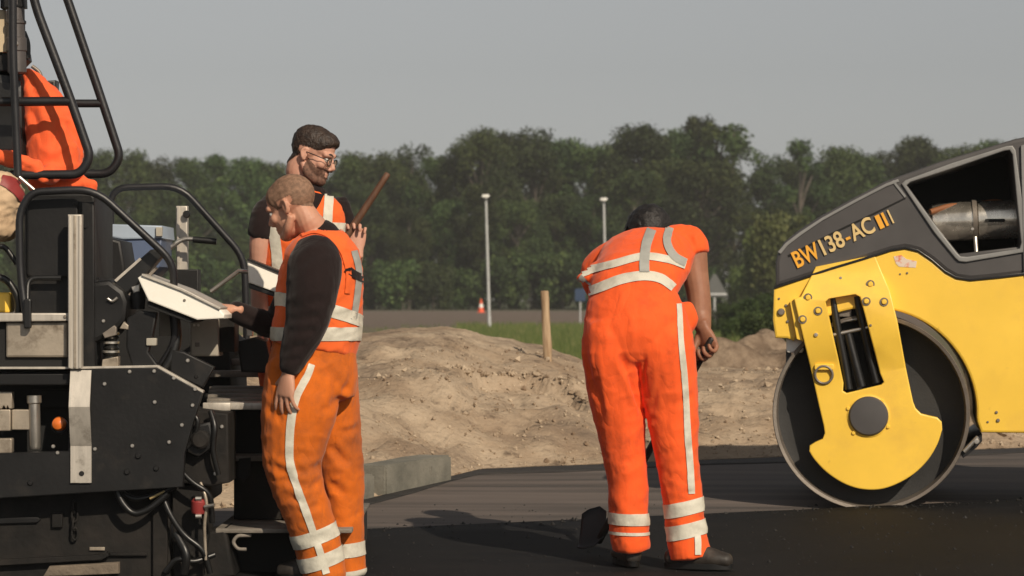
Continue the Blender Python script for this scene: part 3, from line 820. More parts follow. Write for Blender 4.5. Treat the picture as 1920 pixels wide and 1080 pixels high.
# lettering
def text(body_, px, py, ang, hpx, m, par, Y, shear=.0, wpx=None):
    cu = bpy.data.curves.new('t', 'FONT'); cu.body = body_; cu.size = 1.0; cu.extrude = .003; cu.offset = .020; cu.shear = shear
    me = baked(cu); bpy.data.curves.remove(cu)
    xs_ = [v.co.x for v in me.vertices]; ys_ = [v.co.y for v in me.vertices]
    h = hpx * Y / F; sy = h / (max(ys_) - min(ys_)); sx = (wpx * Y / F) / (max(xs_) - min(xs_)) if wpx else sy
    x0, y0 = min(xs_), min(ys_); o = W(px, py, Y); ca, sa = math.cos(ang), math.sin(ang)
    for v in me.vertices:
        a, b, c_ = (v.co.x - x0) * sx, (v.co.y - y0) * sy, v.co.z
        v.co = o + Vector((a * ca - b * sa, -c_ * 1.0, a * sa + b * ca))
    me.update()
    return obj('lettering', me, m, par)
ta = math.atan2(88, 186)
def along(t): return 1497 + 186 * t, 503 - 88 * t
YT = YB + .006
for s, t0, w_, m_ in (('BW', 0, 50, M_org), ('138', .27, 45, M_crm), ('-', .50, 9, M_org), ('AC', .565, 46, M_crm)):
    x, y = along(t0)
    if s == '-': x, y = x - 2, y - 8
    text(s, x, y, ta, 32 if s != '-' else 5, m_, hd, YT, 0.0, w_)
for k in range(3):
    x, y = along(.83 + .062 * k); wd = (9, 5, 3)[k]
    ca, sa = math.cos(ta), math.sin(ta)
    q = [(x, y), (x + wd * ca, y - wd * sa), (x + wd * ca - 27 * sa, y - wd * sa - 27 * ca), (x - 27 * sa, y - 27 * ca)]
    plate('decal_bar', q, YT - .003, .004, M_org if k < 2 else M_crm, hd, 0)
M_stk = mat('worn_sticker', (.72, .60, .5), rough=.6, scale=30, col2=(.7, .22, .12), thr=(.5, .62), var=.2)
plate('worn_sticker', [(1676, 481), (1690, 478), (1700, 486), (1719, 490), (1717, 502), (1686, 500), (1680, 494)], YB - .002, .003, M_stk, ROL, 0)
# far half of the machine, outside the picture
plate('rear_frame', [(2160, 540), (2330, 540), (2350, 600), (2350, 800), (2160, 812)], YB + .02, 1.28, M_yel, ROL, .012)
drum(ROL, W(2290, 774, YR)); 
lathe('hub_cap', W(2290, 780, YR), (0, -1, 0), [(.104, -.3), (.104, .012), (.05, .02), (0, .02)], M_hood, ROL, 30)

# ---------------------------------------------------------------- paver
YP = 12.0
PAV = empty('asphalt_paver', (W(150, 1100, 13).x, 13.0, 0.0), 'black asphalt paver with aluminium masts, handrails and white control panels', 'paver')
M_pblk = mat('paver_black', (0.0105, 0.0105, 0.0110), rough=.5, var=.25, scale=4, bump=.08, bscale=50, spec=.3)
dirt_patch(M_pblk, (.030, .026, .022), 6, .56, .78)
M_pdrt = mat('paver_grime', (0.009, 0.0085, 0.008), rough=.75, var=.3, scale=6, bump=.3, bscale=30, col2=(.026, .022, .019), thr=(.4, .75), spec=.25)
M_beige = mat('bare_steel', (0.42, 0.36, 0.285), rough=.42, metal=.45, var=.2, scale=5, bump=.08)
M_pan = mat('panel_white', (0.92, 0.89, 0.80), rough=.45, var=.03, scale=5)
M_gbox = mat('grey_box', (0.38, 0.35, 0.29), rough=.6, var=.12, scale=7)
M_tread = mat('tread', (0.22, 0.195, 0.165), rough=.7, metal=.2, var=.3, scale=8, bump=.3)
M_tan = mat('asphalt_smeared', (0.17, 0.135, 0.10), rough=.85, var=.3, scale=9, bump=.4)
M_amb = mat('amber', (0.75, 0.18, 0.03), rough=.25, var=.05)
# end plate with the cut-out
ep = plate('end_plate', [(-60, 852), (128, 846), (130, 692), (295, 689), (380, 736), (363, 790), (346, 850), (343, 913), (-60, 938)], YP, .05, M_pblk, PAV, .004)
plate('edge_rim', [(-60, 688), (130, 688), (130, 692), (-60, 692)], YP + .002, .06, M_alu, ep, .001)
plate('edge_rim', [(130, 688), (295, 685), (381, 733), (380, 737), (294, 689), (130, 692)], YP + .002, .06, M_alu, ep, .001)
plate('upper_bar', rect(-60, 700, 131, 722), YP + .03, .12, M_pblk, PAV, .006)
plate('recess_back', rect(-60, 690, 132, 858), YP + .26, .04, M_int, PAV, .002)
plate('recess_shelf', rect(60, 730, 132, 764), YP + .2, .06, M_pdrt, PAV, .004)
lathe('guide_cylinder', W(66, 842, YP + .10), W(64, 742, YP + .10) - W(66, 842, YP + .10), [(0, 0), (.020, 0), (.024, .01), (.024, .19), (.031, .195), (.031, .225), (0, .226)], M_sil, PAV, 20)
plate('steel_bracket', rrect(22, 768, 62, 806, 2), YP + .09, .05, M_beige, PAV, .004)
plate('steel_bracket', rrect(-40, 768, 19, 808, 2), YP + .07, .06, M_beige, PAV, .004)
plate('toothed_block', [(-40, 735), (22, 735), (22, 766), (17, 766), (14, 760), (11, 766), (7, 760), (3, 766), (-40, 766)], YP + .08, .06, M_beige, PAV, .002)
plate('steel_bracket', rrect(-40, 822, 22, 850, 3), YP + .08, .06, M_beige, PAV, .004)
amb = lathe('marker_lamp', W(112, 795, YP + .06), (-.15, -1, .1), [(.030, 0), (.030, .012), (.024, .028), (.010, .036), (0, .037)], M_amb, PAV, 20)
lathe('lamp_housing', W(114, 799, YP + .08), (-.15, -1, .1), [(0, 0), (.034, 0), (.036, .022), (.030, .026)], M_rub, amb, 20)
for x, y in ((243, 697), (289, 696), (326, 709), (366, 730), (290, 754), (361, 760), (341, 797), (317, 829), (248, 836), (178, 842), (100, 837), (108, 849), (196, 720)):
    bolt(x, y, YP, .0085, M_sil, ep)
for x, y in ((259, 855), (293, 878), (57, 905), (238, 885), (150, 872)): bolt(x, y, YP, .012, M_pblk, ep)
# aluminium mast and strap
ms = plate('levelling_mast', rect(127, 402, 153, 692), YP - .03, .055, M_alu, PAV, .005)
plate('mast_groove', rect(137.5, 404, 142.5, 690), YP - .033, .01, M_beige, ms, .001)
plate('mast_lip', rect(128.5, 404, 132, 690), YP - .036, .01, M_alu, ms, .001)
plate('mast_lip', rect(148, 404, 151.5, 690), YP - .036, .01, M_alu, ms, .001)
def strap():
    xs_ = [W(133, 0, YP).x, W(172, 0, YP).x]
    prof = [(YP - .012, 694), (YP - .022, 706), (YP - .060, 757), (YP - .062, 762), (YP - .020, 830), (YP - .012, 836), (YP - .012, 905)]
    V, Fc = [], []
    for y, py in prof:
        z = CZ - (py - HY) * YP / F
        for x in xs_: V.append((x, y, z))
        for x in xs_: V.append((x, y + .010, z))
    n = len(prof)
    for i in range(n - 1):
        a, b = 4 * i, 4 * i + 4
        Fc += [(a, b, b + 1, a + 1), (a + 2, a + 3, b + 3, b + 2), (a, a + 2, b + 2, b), (a + 1, b + 1, b + 3, a + 3)]
    Fc += [(0, 1, 3, 2), (4 * n - 4, 4 * n - 2, 4 * n - 1, 4 * n - 3)]
    s = obj('strap', mesh(V, Fc), M_alu, PAV, 20)
    lathe('strap_hole', W(153, 888, YP - .0125), (0, -1, 0), [(.011, 0), (.011, .001), (0, .0011)], M_int, s, 14)
strap()
# far mast
fm = plate('levelling_mast', rect(330, 386, 351, 512), 14.5, .07, M_alu, PAV, .006)
plate('mast_lip', rect(332, 388, 337, 510), 14.492, .01, M_alu, fm, .001)
plate('mast_base', rect(318, 505, 372, 640), 14.48, .12, M_pblk, PAV, .006)
bolt(350, 402, 14.48, .02, M_rub, fm)
# lower skirt
sk = plate('side_skirt', [(-60, 925), (318, 908), (320, 1112), (-60, 1112)], YP + .14, .06, M_pdrt, PAV, .006)
plate('skirt_rib', rect(286, 930, 314, 1108), YP + .115, .03, M_pdrt, sk, .006)
plate('skirt_ledge', [(-60, 1052), (190, 1040), (200, 1034), (204, 1042), (190, 1050), (-60, 1064)], YP + .10, .05, M_pdrt, sk, .003)
plate('skirt_ledge', rect(206, 1036, 276, 1042), YP + .12, .03, M_pdrt, sk, .003)
plate('slot_bar', [(-60, 972), (70, 970), (76, 974), (70, 980), (-60, 984)], YP + .125, .02, M_pblk, sk, .003)
plate('latch', rrect(97, 962, 117, 989, 2), YP + .12, .03, M_pdrt, sk, .003)
plate('name_strip', rect(168, 1026, 196, 1032), YP + .13, .012, M_beige, sk, .001)
for k in range(4):
    c_ = W(139 + (k % 2), 950 + 17 * k, YP + .12); pts_ = []
    for j in range(13):
        a = 2 * math.pi * j / 12
        pts_.append(c_ + Vector((.012 * math.cos(a) * (1 if k % 2 else .35), .012 * math.cos(a) * (.35 if k % 2 else 1), .026 * math.sin(a))))
    pipe('chain_link', pts_, .005, M_pdrt, sk, 0, px=False, res=2)
plate('scraper_board', [(92, 1062), (222, 1055), (222, 1076), (80, 1082)], YP + .09, .10, M_tan, PAV, .006)
plate('belly_plate', rect(-60, 1095, 330, 1112), YP + .12, 2.4, M_pdrt, PAV, .004)
pipe('cable_loop', [(215, 905, YP + .06), (226, 940, YP + .05), (250, 966, YP + .05), (280, 955, YP + .05), (315, 925, YP + .05)], .014, M_rub, PAV, .1)
pipe('cable_loop', [(222, 918, YP + .09), (250, 938, YP + .07), (285, 930, YP + .08), (330, 912, YP + .08)], .011, M_rub, PAV, .1)
pipe('cable_loop', [(300, 918, YP + .09), (318, 965, YP + .07), (345, 1005, YP + .08), (382, 1030, YP + .08), (394, 1075, YP + .1)], .013, M_rub, PAV, .1)
pipe('cable_sleeve', [(281, 935, YP + .055), (309, 921, YP + .055)], .006, mat('brass', (.55, .42, .2), rough=.4, metal=.7), PAV, 0)
# clutter right of the end plate
cl = plate('screed_support', [(345, 765), (428, 775), (430, 905), (395, 912), (340, 906), (346, 850)], YP + .12, .3, M_pdrt, PAV, .01)
plate('pivot_lug', [(352, 800), (395, 790), (404, 835), (372, 858), (345, 845)], YP + .06, .06, M_pblk, PAV, .012)
lathe('pivot_pin', W(376, 824, YP + .05), (0, -1, 0), [(.04, -.02), (.04, .015), (.03, .025), (0, .026)], M_pdrt, PAV, 20)
plate('screed_bracket', [(322, 912), (385, 905), (392, 1000), (380, 1080), (325, 1085)], YP + .16, .2, M_pdrt, PAV, .01)
plate('screed_foot', [(372, 1000), (424, 990), (440, 1080), (360, 1090)], YP + .22, .3, M_pdrt, PAV, .015)
M_red = mat('red_valve', (.26, .03, .028), rough=.55)
val = lathe('red_valve', W(372, 962, YP + .08), (.05, -.1, 1), [(0, 0), (.028, 0), (.032, .01), (.032, .05), (.024, .06), (0, .062)], M_red, PAV, 18)
for a, b in (((372, 935), (369, 931)), ((372, 968), (372, 972))): pipe('valve_cap', [(a[0] - 5, a[1], YP + .05), (a[0] + 6, a[1], YP + .05)], .010, M_sil, val, 0)
pipe('valve_handle', [(384, 950, YP + .05), (402, 947, YP + .03)], .008, M_sil, val, 0)
pipe('grease_pipe', [(376, 905, YP + .08), (384, 925, YP + .06), (388, 945, YP + .06), (383, 985, YP + .08), (386, 1050, YP + .08)], .007, M_beige, PAV, .03)
pipe('cable_loop', [(345, 850, YP + .06), (330, 872, YP + .05), (360, 905, YP + .06), (395, 925, YP + .07), (398, 980, YP + .1)], .012, M_rub, PAV, .08)
for k, (pts_, r_) in enumerate((([(352, 770, YP + .05), (372, 784, YP + .03), (368, 815, YP + .04), (350, 840, YP + .05)], .010),
    ([(395, 772, YP + .08), (404, 800, YP + .05), (398, 845, YP + .06), (410, 890, YP + .08)], .012),
    ([(330, 1000, YP + .1), (352, 1040, YP + .06), (345, 1075, YP + .08)], .018),
    ([(402, 1040, YP + .12), (362, 1055, YP + .08), (332, 1045, YP + .08), (310, 1072, YP + .1)], .012))):
    pipe('hydraulic_hose', pts_, r_, M_rub, PAV, .06)
for x, y in ((404, 888), (352, 780), (416, 800)): bolt(x, y, YP + .12, .009, M_sil, cl)
# low tread plate behind the workers' feet, hook below
def deck(name, px0, px1, Y0, Y1, z, th, m, lean=0.0):
    x0, x1 = (px0 - 960) * Y0 / F, (px1 - 960) * Y0 / F
    return bx(name, (x0, x1), (Y0, Y1), (z - th, z), m, PAV, .004)
deck('lower_tread', 404, 660, 12.22, 13.75, .255, .02, M_tread)
bx('tread_support', ((420 - 960) * 12.4 / F, (660 - 960) * 12.4 / F), (12.5, 13.7), (.03, .232), M_int, PAV, .004)
pipe('tow_hook', [(470, 1004, 12.25), (445, 1004, 12.22), (436, 1016, 12.22), (445, 1030, 12.22), (462, 1030, 12.22)], .008, M_tread, PAV, .04)
# middle step
for k in range(4):
    y0 = 12.58 + .09 * k; deck('step_bar', 419 + 5 * k, 540, y0, y0 + .07, .545, .025, M_tread)
bx('step_riser', ((440 - 960) * 12.7 / F, (560 - 960) * 12.7 / F), (12.66, 13.9), (.26, .515), M_pdrt, PAV, .004)
plate('step_hanger', [(448, 860), (470, 858), (468, 890), (456, 905), (444, 890)], 12.56, .02, M_int, PAV, .003)
# upper walkway: aluminium planks
for k in range(5):
    y0 = 12.32 + .17 * k; deck('walkway_plank', 386 + 1.5 * k, 560, y0, y0 + .16, .785 + .012 * k, .03, M_alu if k == 0 else M_tread)
deck('walkway_edge', 380, 432, 12.30, 12.315, .786, .035, M_alu)
for k in range(3):
    y0 = 13.2 + .17 * k; deck('walkway_plank', 392, 520, y0, y0 + .16, .90 + .05 * k, .03, M_tread)
bx('walkway_void', ((432 - 960) * 12.5 / F, (600 - 960) * 12.5 / F), (12.75, 14.4), (.30, .74), M_int, PAV, .004)
plate('walkway_bracket', [(378, 766), (432, 768), (430, 840), (380, 835)], 12.31, .05, M_pdrt, PAV, .006)
# hopper-side cabinet with raised door panel
cab = plate('control_cabinet', rrect(44, 362, 178, 592, 10), YP + .10, .55, M_pblk, PAV, .012)
plate('cabinet_door', rrect(50, 372, 146, 520, 9), YP + .085, .03, M_pblk, cab, .008)
plate('cabinet_base', [(60, 590), (128, 590), (150, 540), (185, 520), (190, 690), (60, 690)], YP + .14, .5, M_pblk, PAV, .01)
plate('cabinet_side', [(153, 380), (176, 378), (178, 690), (153, 690)], YP + .05, .07, M_pblk, PAV, .006)
bolt(140, 382, YP + .085, .008, M_pblk, cab); bolt(160, 425, YP + .05, .009, M_pblk, cab)
pipe('grab_handle', [(115, 521, YP + .05), (52, 521, YP + .05), (50, 615, YP - .01)], .012, M_rub, PAV, .04)
plate('handle_grip', rrect(44, 560, 58, 616, 4), YP - .025, .03, M_rub, PAV, .006)
# tool box
tb = plate('tool_box', rrect(11, 604, 126, 670, 3), YP + .02, .4, M_beige, PAV, .008)
plate('tool_box_frame', rect(-60, 600, 131, 690), YP + .04, .42, M_int, PAV, .004)
plate('tool_box_lid', [(-60, 587), (128, 587), (128, 602), (-60, 604)], YP - .005, .42, M_alu, PAV, .006)
bolt(122, 594, YP - .005, .007, M_drum, tb)
plate('yellow_cap', rrect(-20, 548, 20, 586, 4), YP + .25, .1, M_yel, PAV, .008)
pipe('hydraulic_hose', [(-30, 520, YP + .2), (12, 520, YP + .2), (36, 560, YP + .2), (34, 600, YP + .2)], .016, M_rub, PAV, .1)
pipe('hydraulic_hose', [(-30, 480, YP + .25), (5, 455, YP + .25), (32, 495, YP + .25)], .012, M_rub, PAV, .06)
# handrails
pipe('handrail', [(52, 612, YP + .0), (38, 520, YP + .02), (36, 400, YP + .02), (58, 360, YP + .02), (178, 354, YP + .02), (326, 492, YP + .06), (326, 560, YP + .08), (330, 640, YP + .1), (300, 688, YP + .12)], .0165, M_blk, PAV, .09)
pipe('handrail', [(208, 430, 14.3), (207, 352, 14.3), (338, 349, 14.3), (458, 482, 14.35), (462, 600, 14.35), (462, 660, 14.35)], .018, M_blk, PAV, .09)
# near control panel, faces the operator standing behind the machine
pn = plate('control_panel', [(258, 521), (265, 516), (340, 545), (412, 580), (421, 590), (420, 597), (370, 600), (278, 564)], YP - .02, .40, M_pan, PAV, .006)
plate('panel_rim', [(266, 513), (342, 541), (414, 577), (412, 581), (340, 546), (265, 517)], YP - .03, .42, M_alu, pn, .002)
plate('panel_base', [(276, 566), (368, 602), (356, 606), (276, 576)], YP + .0, .34, M_int, pn, .004)
bolt(346, 563, YP - .02, .006, M_drum, pn)
for k in range(4): lathe('push_button', W(300 + 22 * k, 528 + 10 * k, YP + .14 + .02 * (k % 2)), (.35, 0, 1), [(.012, -.02), (.012, .008), (0, .009)], M_red if k == 1 else M_rub, pn, 12)
pf = plate('control_panel', [(463, 487), (528, 514), (519, 549), (466, 530)], 12.72, .2, M_pan, PAV, .006)
plate('panel_rim', [(464, 484), (530, 510), (528, 515), (463, 488)], 12.71, .22, M_rub, pf, .002)
plate('panel_base', [(466, 531), (519, 550), (512, 556), (466, 540)], 12.73, .18, M_rub, pf, .003)
pipe('panel_arm', [(395, 547, 12.9), (448, 508, 12.9), (470, 510, 12.85)], .010, M_sil, PAV, 0)
pipe('mirror_arm', [(300, 478, 14.4), (344, 447, 14.4), (370, 449, 14.4)], .012, M_sil, PAV, .04)
pipe('mirror_grip', [(362, 449, 14.39), (406, 453, 14.39)], .017, M_rub, PAV, 0)
# mounting arm, casings, bellows
plate('panel_support_arm', [(205, 535), (282, 468), (300, 466), (304, 480), (262, 530), (230, 560)], YP + .12, .10, M_rub, PAV, .01)
plate('arm_edge', [(214, 525), (262, 483), (265, 487), (218, 529)], YP + .112, .02, M_alu, PAV, .001)
plate('arm_edge', [(240, 552), (292, 500), (296, 503), (245, 556)], YP + .112, .02, M_drum, PAV, .001)
cas = plate('drive_casing', [(160, 530), (205, 525), (232, 545), (240, 565), (236, 600), (210, 628), (185, 640), (160, 650)], YP + .06, .3, M_pblk, PAV, .02)
bolt(168, 570, YP + .06, .008, M_int, cas); bolt(194, 602, YP + .06, .008, M_sil, cas)
pipe('casing_clip', [(202, 560, YP + .05), (211, 566, YP + .05), (220, 558, YP + .05)], .006, M_sil, cas, .02)
plate('guard_plate', [(238, 596), (262, 582), (294, 586), (286, 630), (278, 660), (300, 690), (248, 690), (236, 650)], YP + .04, .06, M_pblk, PAV, .008)
bel = lathe('bellows', W(207, 690, YP + .10), W(209, 618, YP + .10) - W(207, 690, YP + .10), [(0, 0), (.03, 0)] + [((.034, .026)[k % 2], .012 + .012 * k) for k in range(12)] + [(.02, .165), (0, .166)], M_rub, PAV, 20)
for y in (628, 645, 662): lathe('bellows_ring', W(208, y, YP + .10), (0, 0, 1), [(.032, 0), (.037, .002), (.037, .010), (.032, .012)], M_sil, bel, 20)
plate('clamp_block', [(190, 690), (192, 674), (222, 668), (222, 690)], YP + .04, .06, M_beige, PAV, .004)
plate('grease_fitting', [(224, 616), (232, 603), (241, 610), (240, 618)], YP + .03, .04, M_beige, PAV, .004)
plate('bracket_arm', [(192, 625), (214, 610), (218, 614), (218, 628), (196, 634)], YP + .04, .03, M_drum, PAV, .003)
lathe('swivel_cup', W(258, 580, YP + .12), (0, 0, 1), [(.03, 0), (.034, .05), (.026, .09), (0, .092)], M_pblk, PAV, 18)
plate('mount_bracket', [(246, 538), (262, 533), (262, 546), (250, 550)], YP + .09, .04, M_sil, PAV, .004)
pipe('feed_hose', [(327, 590, YP + .12), (332, 640, YP + .11), (318, 680, YP + .10), (296, 706, YP + .1)], .023, M_rub, PAV, .1)
plate('connector', rrect(274, 634, 293, 648, 2), YP + .03, .04, M_gbox, PAV, .003)
plate('grey_module', rrect(298, 584, 323, 630, 2), YP + .35, .1, M_gbox, PAV, .004)
gb = plate('junction_box', rrect(357, 598, 409, 668, 2), YP + .45, .22, M_gbox, PAV, .006)
plate('junction_box_side', rect(410, 596, 440, 660), YP + .5, .2, M_pdrt, PAV, .006)
plate('box_mark', rect(366, 642, 374, 650), YP + .447, .005, M_drum, gb, .001)
bolt(364, 610, YP + .45, .006, M_sil, gb); bolt(372, 610, YP + .45, .006, M_sil, gb)
plate('deflector_plate', [(322, 655), (345, 660), (402, 688), (380, 727), (318, 700)], YP + .08, .05, M_pblk, PAV, .006)
bolt(352, 676, YP + .08, .009, M_sil, PAV); bolt(368, 706, YP + .08, .008, M_pblk, PAV)
plate('equipment_case', [(443, 640), (478, 632), (500, 640), (512, 700), (452, 698)], 12.75, .3, M_pblk, PAV, .01)
plate('chain_bracket', rect(462, 612, 474, 630), 12.72, .03, M_sil, PAV, .003)
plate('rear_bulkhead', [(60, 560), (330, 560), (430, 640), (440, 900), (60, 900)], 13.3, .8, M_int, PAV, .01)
# blue tank on the far side
M_btk = mat('tank_blue', (0.09, 0.125, 0.21), rough=.45, var=.15, scale=4)
M_btl_lit = mat('tank_lid_sunlit', (0.36, 0.43, 0.52), rough=.5, var=.08, scale=4)  # paler than the tank: sun catching the lid is painted into its colour
bt = plate('fuel_tank', [(178, 444), (304, 444), (300, 500), (280, 520), (178, 520)], 14.0, .45, M_btk, PAV, .01)
plate('tank_lid_sunlit', [(175, 419), (304, 423), (306, 447), (230, 449), (175, 438)], 13.985, .48, M_btl_lit, bt, .008)
plate('tank_cap', rect(292, 426, 304, 443), 13.97, .03, M_gbox, bt, .003)
plate('engine_cover', [(178, 438), (226, 452), (234, 500), (230, 545), (178, 545)], 13.0, .4, M_pblk, PAV, .012)
lathe('filter_can', W(192, 525, 12.9), (0, 0, 1), [(0, 0), (.035, 0), (.035, .07), (.028, .09), (0, .092)], M_sil, PAV, 20)
# canopy frame
pipe('canopy_frame', [(40, -190, 12.6), (62, 0, 12.6), (130, 180, 12.6), (170, 295, 12.6), (150, 327, 12.6), (20, 328, 12.6)], .0205, M_blk, PAV, .09)
pipe('canopy_frame', [(60, -190, 13.1), (127, 0, 13.1), (189, 182, 13.1), (226, 295, 13.1), (205, 326, 13.1), (120, 326, 13.1)], .0205, M_blk, PAV, .09)
pipe('cross_rail', [(-40, 191, 12.6), (132, 190, 12.6)], .021, M_blk, PAV, 0)
pipe('cross_rail', [(60, 194, 13.1), (190, 194, 13.1)], .019, M_blk, PAV, 0)
pipe('canopy_post', [(24, -150, 12.5), (24, 100, 12.5), (34, 330, 12.5)], .018, M_blk, PAV, .1)
bx('canopy_roof', (-2.9, -2.05), (12.4, 14.6), (3.02, 3.08), M_pblk, PAV, .02)
seat = plate('operator_seat', [(-60, 128), (30, 136), (44, 150), (48, 300), (-60, 300)], 12.75, .45, M_rub, PAV, .05)
ex = lathe('hydraulic_column', W(32, 140, 12.7), W(28, -60, 12.7) - W(32, 140, 12.7), [(.03, 0), (.042, .01), (.042, .10), (.046, .105), (.046, .16), (.04, .165), (.04, .22), (.045, .225), (.045, .235), (.039, .24), (.039, .30), (.043, .305), (.043, .34), (.039, .345), (.039, .46)], mat('column_grey', (.10, .09, .088), rough=.45, metal=.3), PAV, 24)
bolt(30, 82, 12.655, .012, M_sil, ex)
plate('column_collar', [(0, -10), (44, -10), (45, 13), (0, 15)], 12.66, .1, M_pblk, PAV, .006)
plate('cream_panel', [(-60, 16), (9, 18), (14, 98), (-60, 98)], 12.72, .1, mat('cream_panel', (.55, .44, .29), rough=.6), PAV, .006)
plate('seat_bracket', [(-60, 104), (50, 98), (52, 112), (30, 134), (-60, 132)], 12.74, .12, M_pblk, PAV, .006)
pipe('seat_hose', [(44, 60, 12.74), (52, 80, 12.74), (52, 110, 12.74)], .013, M_rub, PAV, .04)
plate('work_light', [(76, 152), (104, 150), (102, 188), (90, 190)], 13.0, .12, M_rub, PAV, .008)
pipe('light_bracket', [(60, 124, 13.0), (76, 136, 13.0), (78, 155, 13.0)], .009, M_drum, PAV, .03)
pipe('brace', [(36, 332, 12.4), (64, 356, 12.4)], .008, M_sil, PAV, 0)
bx('chassis', ((-200 - 960) * 12.4 / F, (330 - 960) * 12.4 / F), (12.5, 14.4), (.25, .75), M_pdrt, PAV, .02)
for yy in (12.6, 13.9):
    bx('crawler_track', ((-300 - 960) * 12.4 / F, (200 - 960) * 12.4 / F), (yy, yy + .4), (0.0, .55), M_rub, PAV, .08)

dirt_patch(M_alu, (.22, .19, .155), 8, .55, .74); dirt_patch(M_beige, (.16, .125, .09), 7, .52, .72)
ROL.rotation_euler.z = -math.atan2(W(1633, 774, YR).x, YR) * 1.0
# ---------------------------------------------------------------- people
def cloth(name, col, rough=.8, dirt=None, dlo=.56, dhi=.78, dscale=4.0, var=.08):
    m = mat(name, col, rough=rough, var=var, scale=7, bump=.18, bscale=110, spec=.2, bdist=.004)
    if dirt: dirt_patch(m, dirt, dscale, dlo, dhi)
    t = m.node_tree; b = t.nodes['Principled BSDF']; bp = b.inputs['Normal'].links[0].from_node     # sharp creases
    tc = t.nodes.new('ShaderNodeTexCoord'); prev = None
    for rot, sc, st in (((.3, .5, 0), (7, 7, 3.4), .34), ((-.5, -.6, .4), (15, 15, 6), .14)):
        mp = t.nodes.new('ShaderNodeMapping'); mp.inputs['Rotation'].default_value = rot; mp.inputs['Scale'].default_value = sc; t.links.new(tc.outputs['Object'], mp.inputs[0])
        n = t.nodes.new('ShaderNodeTexNoise'); n.inputs['Scale'].default_value = 1; n.inputs['Detail'].default_value = 2; n.inputs['Distortion'].default_value = .6; t.links.new(mp.outputs[0], n.inputs['Vector'])
        a = t.nodes.new('ShaderNodeMath'); a.operation = 'SUBTRACT'; a.inputs[1].default_value = .5; t.links.new(n.outputs[0], a.inputs[0])
        c = t.nodes.new('ShaderNodeMath'); c.operation = 'ABSOLUTE'; t.links.new(a.outputs[0], c.inputs[0])
        q = t.nodes.new('ShaderNodeMath'); q.operation = 'POWER'; q.inputs[1].default_value = .6; t.links.new(c.outputs[0], q.inputs[0])
        nb = t.nodes.new('ShaderNodeBump'); nb.inputs['Strength'].default_value = st; nb.inputs['Distance'].default_value = .022; t.links.new(q.outputs[0], nb.inputs['Height'])
        if prev: t.links.new(prev.outputs[0], nb.inputs['Normal'])
        prev = nb
    t.links.new(prev.outputs[0], bp.inputs['Normal'])
    m.node_tree.nodes['Principled BSDF'].inputs['Sheen Weight'].default_value = .12
    return m
M_or1 = cloth('work_orange_worn', (0.62, 0.135, 0.010), dirt=(.26, .07, .018), dlo=.48, dhi=.76, dscale=3.2)
M_or3 = cloth('work_orange_red', (0.92, 0.118, 0.022), dirt=(.40, .055, .015), dlo=.54, dhi=.80)
M_vest = cloth('vest_orange', (0.84, 0.14, 0.028), dirt=(.5, .12, .04), dlo=.66, dhi=.85)
M_black = cloth('black_knit', (0.014, 0.008, 0.0078), rough=.95, var=.25)
M_tape = mat('reflective_tape', (0.66, 0.63, 0.53), rough=.5, var=.12, scale=14, bump=.25, bscale=40, col2=(.50, .47, .39), thr=(.45, .7))
M_tapg = mat('reflective_tape_grey', (0.36, 0.36, 0.33), rough=.45, var=.1, scale=14, bump=.2)
def skin(name, c, c2):
    m = mat(name, c, rough=.5, scale=9, bump=.12, bscale=90, col2=c2, thr=(.35, .7), spec=.35, bdist=.004)
    b = m.node_tree.nodes['Principled BSDF']; b.inputs['Subsurface Weight'].default_value = .08; b.inputs['Subsurface Radius'].default_value = (.012, .005, .003)
    return m
M_sk1 = skin('skin_fair', (.50, .25, .165), (.58, .31, .21))
M_sk2 = skin('skin_light', (.52, .27, .19), (.60, .33, .24))
M_sk3 = skin('skin_tan', (.25, .11, .064), (.36, .175, .105))
M_hair1 = mat('hair_blond', (.15, .085, .052), rough=.8, scale=60, bump=.3, bscale=220, col2=(.31, .18, .115), bdist=.002)
M_hair2 = mat('hair_brown', (.018, .011, .008), rough=.55, scale=40, bump=.8, bscale=130, col2=(.05, .03, .02), bdist=.006)
M_hair3 = mat('hair_black', (.006, .005, .005), rough=.55, scale=40, bump=.8, bscale=130, col2=(.016, .013, .012), bdist=.006)
M_beard = mat('beard', (.085, .043, .028), rough=.85, scale=70, bump=.5, bscale=220, col2=(.22, .115, .078), bdist=.004)
M_boot = mat('boot_leather', (.022, .018, .015), rough=.6, var=.3, scale=9, bump=.25, bscale=50, col2=(.075, .06, .048), thr=(.45, .8))
M_eye = mat('eye', (.6, .58, .54), rough=.2, var=.02, bump=0)

